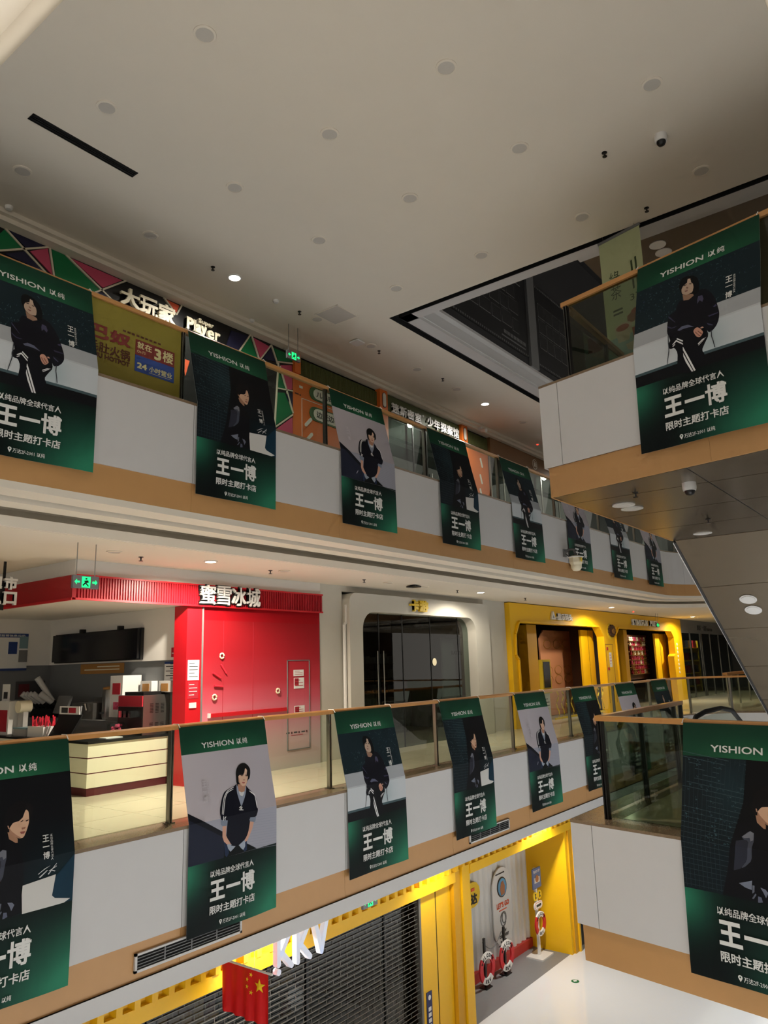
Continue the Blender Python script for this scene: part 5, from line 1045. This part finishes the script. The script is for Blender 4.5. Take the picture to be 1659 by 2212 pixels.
B('header_beam', MB().box(-2, 12.75, GF-.09, GF+.10, -2.34, -2.16), 'yellow_paint', st_)
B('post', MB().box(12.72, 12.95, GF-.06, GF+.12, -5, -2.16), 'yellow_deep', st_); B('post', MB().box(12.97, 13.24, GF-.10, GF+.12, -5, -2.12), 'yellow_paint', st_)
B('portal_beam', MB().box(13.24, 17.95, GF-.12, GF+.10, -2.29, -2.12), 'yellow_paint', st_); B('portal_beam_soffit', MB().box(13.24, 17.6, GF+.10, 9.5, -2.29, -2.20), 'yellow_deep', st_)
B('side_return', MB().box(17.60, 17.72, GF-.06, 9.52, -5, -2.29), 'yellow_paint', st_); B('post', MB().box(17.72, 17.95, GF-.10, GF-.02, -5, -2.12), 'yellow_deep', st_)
B('post_rim', MB().box(17.90, 17.97, GF-.14, GF-.02, -5, -2.12), 'yellow_paint', st_)
for x0, x1 in ((11.72, 12.20), (12.23, 12.70)): B('door_leaf', MB().box(x0, x1, GF+.02, GF+.08, -5, -2.34), 'yellow_paint', st_)
B('door_gap', MB().box(12.195, 12.235, GF+.025, GF+.03, -5, -2.34), 'black_void', st_)
nb = E('door_strip_sign', (11.9, GF, -4.6), 'narrow navy vertical strip sign on the yellow door leaf', 'sign'); B('strip', MB().box(11.82, 11.98, GF+.005, GF+.02, -4.75, -3.95), 'navy_print', nb)
for i in range(5): B('character_print', MB().box(11.86, 11.94, GF, GF+.005, -4.25-.09*i, -4.19-.09*i), 'paper', nb)
B('emblem', MB().poly_y(circ(11.9, -4.04, .04, 10), GF, GF+.005), 'paper', nb)
# shutter
sh = E('roller_shutter', (9, GF, -5), 'closed see-through metal roller shutter of the yellow store', 'shutter')
sl_me = MB().box(-2, 11.70, GF+.036, GF+.044, 0, .009).mesh('slat', 'shutter_metal')
for i in range(38): link('slat', sl_me, sh, loc=(-9, -GF, 5-5+.02+.0705*i), inv=False)
mb = MB()
for i in range(37):
    x = 2.0+(.16 if i % 2 else 0)
    while x < 11.7: mb.box(x, x+.006, GF+.037, GF+.043, -4.965+.0705*i, -4.91+.0705*i); x += .33
B('links', mb, 'shutter_metal', sh, kind='stuff'); B('guide_rail', MB().box(11.66, 11.72, GF+.0, GF+.09, -5, -2.34), 'shutter_metal', sh)
mb = MB(); mb.box(-2, 12.9, 12.5, 12.6, -5, -1.7); mb.box(12.8, 12.9, GF+.12, 12.5, -5, -1.7); B('wall_store_interior', mb, 'brown_dark', kind='structure')
B('wall_store_interior', MB().box(14, 22, 9.56, 9.6, -5, -1.7), 'dark_grey', kind='structure')
w6 = B('window_6', MB().box(-2, 11.7, GF+.2, GF+.21, -5, -2.36), 'glass_shop', kind='structure')
for x in (6.2, 8.2, 9.0, 10.9): B('mullion', MB().box(x-.025, x+.025, GF+.18, GF+.24, -5, -2.36), 'dark_steel', w6)
for j, x in enumerate((6.5, 8.2, 9.9)):
    o = E('goods_shelf', (x, 10.6, -5), 'dim goods shelf behind the shutter, %s from left' % ORD[j], 'shelf', 'goods shelves behind the shutter')
    for k in range(4):
        z = -4.8+.55*k; B('board', MB().box(x-.6, x+.6, 10.4, 10.9, z, z+.04), 'cardboard', o)
        for q in range(5): B('carton', MB().box(x-.55+.23*q, x-.36+.23*q, 10.45, 10.7, z+.04, z+.04+rng.uniform(.15, .4)), rng.choice(['cardboard', 'maroon', 'mid_grey', 'dark_grey', 'gold_dark']), o)
    for s in (-.6, .6): B('upright', MB().box(x+s-.02, x+s+.02, 10.4, 10.9, -5, -2.8), 'dark_grey', o)
spot('store_lamp', (8.6, 11.0, -1.9), 30, COOL, 120, .5, .1)
# illuminated letters
kv = E('store_letters', (8.1, 7.9, -2.2), 'white glowing three letter store sign hung before the shutter', 'sign')
def stroke(mb, a, b, r, y0, y1, n=6):
    a, b = Vector(a), Vector(b); d = (b-a).normalized(); t0 = math.atan2(d.y, d.x); P = []
    for k in range(n+1): t = t0-math.pi/2+math.pi*k/n; P.append((b.x+r*math.cos(t), b.y+r*math.sin(t)))
    for k in range(n+1): t = t0+math.pi/2+math.pi*k/n; P.append((a.x+r*math.cos(t), a.y+r*math.sin(t)))
    mb.poly_y(P, y0, y1)
KX = 7.60; zt, zb = -1.77, -2.20
for i, x in enumerate((KX, KX+.36)):
    mb = MB()
    if i == 0: stroke(mb, (x+.04, zt), (x+.04, zb+.07), .035, 7.84, 7.92); mb.poly_y(circ(x+.04, zb-.02, .04, 14), 7.84, 7.92)
    else: stroke(mb, (x+.04, zt-.10), (x+.04, zb-.0), .035, 7.84, 7.92); mb.poly_y(circ(x+.04, zt-.01, .04, 14), 7.84, 7.92)
    stroke(mb, (x+.26, zt), (x+.09, (zt+zb)/2-.02), .035, 7.84, 7.92); stroke(mb, (x+.10, (zt+zb)/2-.02), (x+.28, zb), .035, 7.84, 7.92)
    B('letter', mb, 'kkv_lit', kv)
mb = MB(); x = KX+.72; stroke(mb, (x+.02, zt), (x+.15, zb), .035, 7.84, 7.92); stroke(mb, (x+.28, zt), (x+.15, zb), .035, 7.84, 7.92); B('letter', mb, 'kkv_lit', kv)
for x in (KX+.04, KX+.62, KX+1.0): B('hanger', MB().tube([(x, 7.88, -1.8), (x, 7.88, -1.70)], .006, 6), 'steel', kv)
# flag on a pole that sticks out
fg = E('national_flag', (7.0, 7.8, -1.93), 'red flag with five yellow stars hanging under the middle balcony', 'flag')
ny, nz = 22, 10; vs = []; fs = []
fx = lambda a, b: 7.0+.018*math.sin(a*26)*(.25+b)+.01*math.sin(a*11+1)
for j in range(nz+1):
    for i in range(ny+1):
        a, b = i/ny, j/nz; vs.append((fx(a, b), 7.38+.84*a, -1.95-.56*b-.02*b*math.sin(a*3)))
for j in range(nz):
    for i in range(ny): k = j*(ny+1)+i; fs.append((k, k+1, k+ny+2, k+ny+1))
n = len(vs); vs += [(x+.002, y, z) for x, y, z in vs]; fs += [tuple(q+n for q in f[::-1]) for f in fs[:ny*nz]]
me = MB().add(vs, fs).mesh('cloth', 'flag_red', True); link('cloth', me, fg, inv=True)
def star(cy, cz, r, rot=0.):
    P = []
    for k in range(10): t = rot+math.pi/2+k*math.pi/5; q = r if k % 2 == 0 else r*.4; P.append((cy+q*math.cos(t), cz+q*math.sin(t)))
    return P
def star_mb(cy, cz, r, rot=0.):
    mb = MB(); P = star(cy, cz, r, rot); ff = lambda p, d: (fx((p[0]-7.38)/.84, (-1.95-p[1])/.56)-d, p[0], p[1])
    n = len(P); c = (cy, cz); return mb.add([ff(c, .012)]+[ff(p, .004) for p in P], [(0, 1+i, 1+(i+1) % n) for i in range(n)])
B('large_star', star_mb(7.52, -2.11, .085), 'flag_gold', fg)
for cy, cz, rt in ((7.67, -2.01, .3), (7.73, -2.07, .1), (7.73, -2.15, 0), (7.67, -2.21, .2)): B('small_star', star_mb(cy, cz, .03, rt), 'flag_gold', fg)
B('pole', MB().tube([(7.0, 7.30, -1.94), (7.0, 8.28, -1.94)], .014, 8), 'plastic_white', fg)
for y in (7.62, 8.1): B('cord', MB().tube([(7.0, y, -1.93), (7.0, y, -1.72)], .004, 6), 'plastic_white', fg)
# portal backdrop
bd = E('corrugated_backdrop', (15.5, 9.5, -5), 'white corrugated backdrop with red skirting inside the yellow portal', 'backdrop')
B('sheet', corrugated(13.1, 17.62, -4.80, -2.25, 9.50, .24, .045), 'backdrop_white', bd); B('skirting', MB().box(13.1, 17.62, 9.40, 9.5, -5.0, -4.80), 'skirting_red', bd)
ov = E('oval_wall_sign', (14.9, 9.42, -3.4), 'yellow rounded sign with black characters on the white backdrop', 'sign'); B('plate', MB().poly_y(capsule(14.0, 15.30, -3.50, -3.0), 9.40, 9.44), 'sign_yellow', ov)
for t, r, m, bo in (('抵', (14.60, 14.86, -3.44, -3.22), 'black_plastic', .05), ('达', (14.90, 15.16, -3.44, -3.22), 'black_plastic', .05), ('》', (14.62, 14.80, -3.19, -3.07), 'mural_orange', .05), ('》', (14.76, 14.9, -3.19, -3.07), 'mural_orange', .05)):
    mb = MB(); put_text(mb, t, r, on_y(9.395), bo); B('lettering', mb, m, ov)
B('small_print', MB().box(14.92, 15.06, 9.39, 9.40, -3.17, -3.11), 'mural_orange', ov)
lb = E('stamp_edge_board', (16.2, 9.42, -4.5), 'tall white board with notched edge and round picture on backdrop', 'board')
mb = MB(); o_ = capsule(15.83, 16.68, -4.60, -2.95, 10); P = []
for i, p in enumerate(o_): P.append(p)
mb.poly_y(P, 9.40, 9.43); B('plate', mb, 'backdrop_white', lb)
B('picture_disc', MB().poly_y(circ(16.25, -3.37, .215), 9.385, 9.40), 'dark_steel', lb); B('picture', MB().poly_y(circ(16.25, -3.37, .19), 9.38, 9.385), 'sky_print', lb); B('picture_figure', MB().poly_y([(16.18, -3.54), (16.14, -3.4), (16.2, -3.26), (16.29, -3.24), (16.36, -3.36), (16.34, -3.52)], 9.375, 9.38), 'cream_brown', lb)
for t, r, m, bo in (("LET'S GO", (15.98, 16.55, -3.80, -3.68), 'mural_orange', .06), ('NEW', (16.15, 16.36, -4.33, -4.26), 'text_dark', .05), ('DISCOVERY', (16.05, 16.47, -4.42, -4.35), 'text_dark', .05)):
    mb = MB(); put_text(mb, t, r, on_y(9.395), bo); B('lettering', mb, m, lb)
B('small_print', MB().box(16.08, 16.42, 9.393, 9.40, -3.86, -3.84), 'mural_orange', lb); B('small_print', MB().box(15.98, 16.48, 9.393, 9.40, -4.57, -4.555), 'text_dark', lb); B('small_print', MB().box(16.0, 16.4, 9.393, 9.40, -3.085, -3.06), 'text_dark', lb)
mb = MB(); mb.tube([(16.24+.12*math.cos(k*.524), 9.39, -4.05+.14*math.sin(k*.524)) for k in range(12)], .012, 6, closed=True); B('ring_print', mb, 'mid_grey', lb); mb = MB(); mb.tube([(16.28+.09*math.cos(k*.524), 9.39, -4.02+.12*math.sin(k*.524)) for k in range(12)], .012, 6, closed=True); B('ring_print', mb, 'mid_grey', lb)
for x in (16.1, 16.32): B('icon_print', MB().poly_y(circ(x, -4.49, .025, 8), 9.393, 9.40), 'text_dark', lb)
def annulus(cx, cz, r0, r1, t0, t1, n=8): return [(cx+r1*math.cos(t0+(t1-t0)*k/n), cz+r1*math.sin(t0+(t1-t0)*k/n)) for k in range(n+1)]+[(cx+r0*math.cos(t1-(t1-t0)*k/n), cz+r0*math.sin(t1-(t1-t0)*k/n)) for k in range(n+1)]
def lifering(cx, y, cz, R, parent):
    for k in range(4):
        t0 = math.pi/4+k*math.pi/2; B('ring_segment', MB().poly_y(annulus(cx, cz, R*.60, R, t0, t0+math.pi/2), y-.035, y), 'plastic_white' if k % 2 == 0 else 'ring_red', parent)
    for t, a0, sgn in (('WELCOME', math.pi*.82, -1), ('KKV', math.pi*1.40, 1)):
        n = len(t); sp = (math.pi*.64 if sgn < 0 else math.pi*.2)/(n-1)
        for i, ch in enumerate(t):
            a = a0+sgn*sp*i; rr = R*.80; ux, uz = (math.sin(a), -math.cos(a)) if sgn < 0 else (-math.sin(a), math.cos(a)); vx, vz = (math.cos(a), math.sin(a)) if sgn < 0 else (-math.cos(a), -math.sin(a)); h = R*.24; w = R*.20
            ox, oz = cx+rr*math.cos(a), cz+rr*math.sin(a); mb = MB(); put_text(mb, ch, (-w/2, w/2, -h/2, h/2), lambda p, q, d: (ox+p*ux+q*vx, y-.037, oz+p*uz+q*vz), .06); B('letter', mb, 'text_dark', parent)
for cx, nm in ((14.95, 'left'), (15.80, 'right')):
    o = E('life_ring_stand', (cx, 9.15, -5), 'red and white life ring on a low post, %s one of two' % nm, 'stand', 'life ring stands'); lifering(cx, 9.12, -4.62, .31, o); B('post', MB().box(cx-.03, cx+.03, 9.13, 9.17, -4.98, -4.05), 'dark_steel', o); B('base', MB().box(cx-.12, cx+.12, 9.06, 9.24, -5, -4.98), 'dark_steel', o)
o = E('post_rope', (15.4, 9.2, -4.3), 'thin rope hung between the two life ring posts', 'rope'); B('rope', MB().tube([(14.97+.081*k, 9.2, -4.15-.22*math.sin(math.pi*k/10)) for k in range(11)], .010, 6), 'mid_grey', o, True)
sp_ = E('signpost', (17.15, 9.0, -5), 'white signpost with blue card, yellow discs and life ring', 'signpost')
B('base', MB().box(16.86, 17.42, 8.78, 9.20, -5, -4.97), 'plastic_white', sp_); B('pole', MB().box(17.11, 17.18, 8.98, 9.03, -4.97, -3.1), 'plastic_white', sp_); c_ = B('card', MB().box(16.95, 17.36, 8.955, 8.98, -3.54, -3.10), 'board_blue', sp_); B('card_print', MB().box(17.02, 17.29, 8.95, 8.955, -3.42, -3.30), 'paper', c_); B('card_print', MB().poly_y(circ(17.15, -3.33, .08, 12), 8.945, 8.95), 'cream_brown', c_); mb = MB(); put_text(mb, 'PLAY UP', (17.0, 17.31, -3.20, -3.14), on_y(8.953), .05); B('lettering', mb, 'paper', c_)
for x in (17.04, 17.25): B('disc', MB().poly_y(circ(x, -3.70, .095), 8.955, 8.98), 'sign_yellow', sp_); B('disc_print', MB().poly_y([(x-.03, -3.76), (x+.04, -3.74), (x+.0, -3.69), (x+.03, -3.65), (x-.03, -3.63), (x-.02, -3.70)], 8.95, 8.955), 'text_dark', sp_)
B('plate', MB().poly_y(capsule(16.95, 17.36, -3.99, -3.83), 8.955, 8.98), 'plastic_white', sp_); B('plate_line', MB().poly_y(capsule(16.975, 17.335, -3.975, -3.845), 8.951, 8.955), 'skirting_red', sp_); B('plate_face', MB().poly_y(capsule(16.985, 17.325, -3.968, -3.852), 8.948, 8.951), 'plastic_white', sp_); B('plate_print', MB().box(17.04, 17.27, 8.943, 8.948, -3.935, -3.885), 'text_dark', sp_)
lifering(17.15, 8.95, -4.30, .26, sp_)
o = E('floor_marker', (16.27, 7.74, -5), 'small round dark green exit marker set in white floor', 'marker'); B('disc', MB().lathe([(.085, -5), (.085, -4.995), (.07, -4.992)], 16.27, 7.74, 20), 'mural_green', o, True); B('arrow', MB().poly_z([(16.21, 7.74), (16.27, 7.79), (16.33, 7.74), (16.27, 7.70)], -4.992, -4.990), 'letter_white', o)
spot('store_lamp', (7.70, 8.12, -1.76), PW_KKV, NEUT, 150, .5, .05); spot('store_lamp', (16.1, 8.10, -1.76), PW_KKV*1.5, NEUT, 150, .5, .05); spot('store_lamp', (11.9, 7.95, -1.76), PW_KKV*.35, NEUT, 150, .5, .05)
for j, x in enumerate((7.70, 11.9, 16.1)): downlight(x, 8.10, -1.72, 'lit downlight under middle balcony, %s from left' % ORD[j], 'lit downlights over the yellow store', 1, .10)
# air grilles in the fascia board
for j, (x0, x1) in enumerate(((5.06, 6.46), (11.62, 12.98))):
    o = E('air_grille', (x0, 7.27, -1.3), 'white framed black air grille in middle fascia, %s from left' % ORD[j], 'vent', 'fascia air grilles')
    B('back', MB().box(x0, x1, 7.285, 7.298, -1.30, -1.17), 'black_void', o); mb = MB(); mb.box(x0-.02, x1+.02, 7.27, 7.298, -1.185+.02, -1.145); mb.box(x0-.02, x1+.02, 7.27, 7.298, -1.325, -1.30); mb.box(x0-.02, x0+.005, 7.27, 7.298, -1.325, -1.145); mb.box(x1-.005, x1+.02, 7.27, 7.298, -1.325, -1.145); B('frame', mb, 'white_panel', o)
    for k in range(4): B('blade', MB().box(x0, x1, 7.276, 7.284, -1.285+.03*k, -1.278+.03*k), 'mid_grey', o)
    for k in (1, 2, 3): B('divider', MB().box(x0+(x1-x0)*k/4-.006, x0+(x1-x0)*k/4+.006, 7.275, 7.285, -1.30, -1.165), 'mid_grey', o)
# ------------------------------------------------------------------ skylight well posters, hanging banner, escalator end, camera on arm
mat('soffit_brown', (96, 78, 56), .5, noise=.04); mat('poster_black', (10, 10, 12), .5, noise=.1); mat('poster_line', (112, 112, 112), .6, noise=.05); mat('poster_pic', (22, 22, 23), .6, noise=.4, nscale=6)
def film_poster(x0, x1, z0, z1, label, cells):
    o = E('film_poster', ((x0+x1)/2, 7.1, z0), label, 'poster'); B('sheet', MB().box(x0, x1, 7.10, 7.118, z0, z1), 'poster_black', o); mb = MB()
    n = int((x1-x0)/.085)
    for i in range(n): mb.box(x0+.02+.085*i, x0+.06+.085*i, 7.096, 7.10, z0+.03, z0+.07); mb.box(x0+.02+.085*i, x0+.06+.085*i, 7.096, 7.10, z1-.07, z1-.03)
    B('film_holes', mb, 'poster_line', o, kind='stuff')
    for a, b, c, d in cells:
        p = B('picture_frame', MB().box(a, b, 7.094, 7.10, c, d), 'poster_line', o); B('picture', MB().box(a+.012, b-.012, 7.09, 7.094, c+.012, d-.012), 'poster_pic', p)
    return o
cells = []
r2 = random.Random(9)
for r in range(4):
    x = 11.75+.12*(r % 2); 
    while x < 14.3:
        w = r2.uniform(.26, .48); h = r2.uniform(.30, .42); z = 8.98+.42*r+r2.uniform(-.03, .03)
        cells.append((x, x+w, z, z+h)); x += w+.06
o = film_poster(11.45, 14.85, 8.52, 10.85, 'dark film-strip poster with a grid of small pictures in the well', cells)
mb = MB()
for i in range(7): mb.box(13.7+.15*i, 13.82+.15*i, 7.095, 7.10, 8.76, 8.84)
mb.box(13.6, 14.7, 7.095, 7.10, 8.67, 8.70); B('small_print', mb, 'poster_line', o, kind='stuff')
film_poster(15.3, 17.2, 8.50, 10.6, 'dark film-strip poster at the right end of the well', [(15.5+.4*i, 15.85+.4*i, 9.0+.4*k, 9.35+.4*k) for i in range(4) for k in range(3)])
B('trim_9', MB().box(14.88, 15.26, 7.05, 7.12, 8.34, 10.9), 'mid_grey', kind='structure')
# brown upper soffit with two discs (stairs above)
us = E('upper_soffit', (12.5, 2, 8.2), 'brown panel soffit with two white discs above the near platform', 'soffit'); B('panel', MB().box(10.95, 16, -3, 4.2, 8.2, 8.25), 'soffit_brown', us); B('edge_trim', MB().box(10.78, 10.95, -3, 4.2, 8.12, 8.25), 'white_panel', us)
for x in (11.39, 11.68): mb = MB(); disc(mb, (x, 3.07, 8.2), (0, 0, -1), .13, .012); B('light_disc', mb, 'plastic_white', us)
# green tea-house banner hung in the well
mat('tea_green', (178, 186, 144), .6, noise=.04, nscale=3); mat('tea_teal', (140, 170, 156), .6, noise=.05, nscale=3); mat('tea_ink', (58, 74, 44), .6); mat('tea_brown', (140, 92, 62), .6, noise=.1, nscale=20); mat('tea_bowl', (190, 178, 150), .6, noise=.05); mat('tea_red', (156, 84, 62), .6, noise=.05)
tb = E('tea_house_banner', (10.3, 3.3, 5.9), 'pale green hanging tea house banner with dishes beyond the platform', 'banner')
q0, q1 = Vector((10.36, 3.66)), Vector((10.20, 2.98)); qd = (q1-q0).normalized(); qn = Vector((qd.y, -qd.x)); qw = (q1-q0).length
if qn.x > 0: qn = -qn
def tbp(a, z, d): p = q0+qd*a+qn*d; return (p.x, p.y, z)
def tb_poly(pts, d0, d1, m, nm='print', parent=tb): return B(nm, MB().prism(pts, lambda p: tbp(p[0], p[1], d0), lambda p: tbp(p[0], p[1], d1)), m, parent)
tb_poly([(0, 6.35), (qw, 6.35), (qw, 7.93), (0, 7.93)], -.004, 0, 'tea_green', 'cloth'); tb_poly([(0, 5.70), (qw, 5.70), (qw, 6.35), (0, 6.35)], -.004, 0, 'tea_teal', 'cloth')
tb_poly([(-.01, 7.93), (qw+.01, 7.93), (qw+.01, 7.97), (-.01, 7.97)], -.015, .012, 'mid_grey', 'top_bar')
for a in (.08, qw-.08): B('cord', MB().tube([tbp(a, 7.97, 0), tbp(a, 8.12, 0)], .004, 6), 'steel', tb)
for t, r in (('綠', (.13, .31, 7.18, 7.40)), ('茶', (.13, .31, 6.95, 7.16)), ('37', (.44, .62, 6.83, 6.93))):
    mb = MB(); put_text(mb, t, r, lambda a, b, d: tbp(a, b, .002)); B('lettering', mb, 'tea_ink', tb)
for a, z0, z1 in ((.50, 7.0, 7.45), (.57, 7.0, 7.48)): tb_poly([(a, z0), (a+.03, z0), (a+.03, z1), (a, z1)], 0, .001, 'tea_ink', 'small_print')
for i in range(2): tb_poly([(.14, 6.76-.06*i), (.30, 6.76-.06*i), (.30, 6.79-.06*i), (.14, 6.79-.06*i)], 0, .001, 'tea_ink', 'small_print')
def ell(cx, cz, a, b, n=18): return [(cx+a*math.cos(2*math.pi*k/n), cz+b*math.sin(2*math.pi*k/n)) for k in range(n)]
tb_poly([(.36, 6.62), (.60, 6.74), (.66, 6.72), (.66, 6.58), (.44, 6.50), (.36, 6.54)], 0, .001, 'tea_brown', 'dish_print'); tb_poly(ell(.54, 6.66, .11, .05), .001, .002, 'tea_red', 'food_print')
tb_poly([(.14, 6.47), (.42, 6.47), (.36, 6.26), (.18, 6.26)], 0, .001, 'tea_bowl', 'dish_print'); tb_poly(ell(.28, 6.48, .15, .07), .001, .002, 'tea_bowl', 'dish_print'); tb_poly(ell(.27, 6.475, .11, .05), .002, .003, 'tea_red', 'food_print')
tb_poly([(.42, 6.42), (.64, 6.42), (.64, 6.18), (.44, 6.18)], 0, .001, 'tea_red', 'dish_print'); tb_poly([(.30, 6.20), (.44, 6.22), (.62, 6.14), (.44, 6.06), (.32, 6.12)], .001, .002, 'tea_bowl', 'dish_print')
tb_poly([(.12, 5.74), (.30, 5.98), (.64, 5.98), (.66, 5.72)], 0, .001, 'tea_brown', 'house_print'); tb_poly([(.30, 5.98), (.34, 5.92), (.20, 5.74), (.16, 5.76)], .001, .002, 'tea_bowl', 'house_print')
# escalator newel on the middle platform
en = E('escalator_newel', (10.8, 2.7, 0), 'black rubber escalator handrail loop with glass side on middle platform', 'escalator')
P = []
for k in range(13): t = math.pi/2+math.pi*k/12; P.append((10.35+.42*math.cos(t)*.9, 2.95, .55+.42*math.sin(t)))
loop = [(13.2, 2.0, .95-1.2), (12.0, 2.3, .62), (11.2, 2.75, .90), (10.8, 2.85, .97)]+[(p[0]+.15, 2.92, p[2]) for p in P[:9]]
esc_path = [(10.2, 3.0, .42), (10.12, 3.0, .60), (10.22, 3.0, .80), (10.45, 3.0, .93), (10.9, 3.0, .97), (11.7, 3.0, .97), (12.3, 3.0, .90), (13.0, 3.0, .60), (15.0, 3.0, -.55)]
B('handrail', MB().tube(esc_path, .032, 10), 'black_void', en, True)
B('glass_side', MB().poly_y([(10.25, .1), (10.25, .75), (10.5, .90), (11.7, .93), (12.3, .86), (13.0, .56), (14.9, -.58), (14.9, -1.0), (12.6, .1)], 2.994, 3.006), 'glass_rail', en)
B('skirt', MB().poly_y([(10.15, 0), (10.15, .12), (12.6, .12), (15.0, -1.05), (15.0, -1.25), (12.2, 0)], 2.96, 3.04), 'steel', en)
# pan-tilt camera on a wall arm
pt = E('arm_camera', (16.3, 7.2, 4.1), 'cream box camera with yellow sticker on a bent wall arm', 'camera')
B('wall_plate', MB().box(16.28, 16.40, 7.24, 7.28, 4.08, 4.26), 'mid_grey', pt); B('arm', MB().tube([(16.34, 7.25, 4.20), (16.34, 7.12, 4.24), (16.34, 7.02, 4.22), (16.34, 7.0, 4.10)], .035, 10), 'mid_grey', pt, True)
B('cable', MB().tube([(16.30, 7.22, 4.14), (16.28, 7.1, 4.04), (16.32, 7.02, 4.02)], .010, 6), 'black_plastic', pt, True)
B('head', MB().lathe([(.10, 4.08), (.16, 4.05), (.16, 3.92), (.13, 3.86)], 16.34, 7.0, 8), 'letter_cream', pt); B('lower_dome', MB().lathe([(.125, 3.86), (.12, 3.79), (.08, 3.735), (.02, 3.72)], 16.34, 7.0, 16), 'letter_cream', pt, True); B('brim', MB().lathe([(.18, 4.055), (.19, 4.045), (.17, 4.03)], 16.34, 7.0, 16), 'plastic_white', pt, True)
B('sticker', MB().poly_y(circ(16.28, 3.97, .05, 14), 6.835, 6.845), 'sign_yellow', pt)
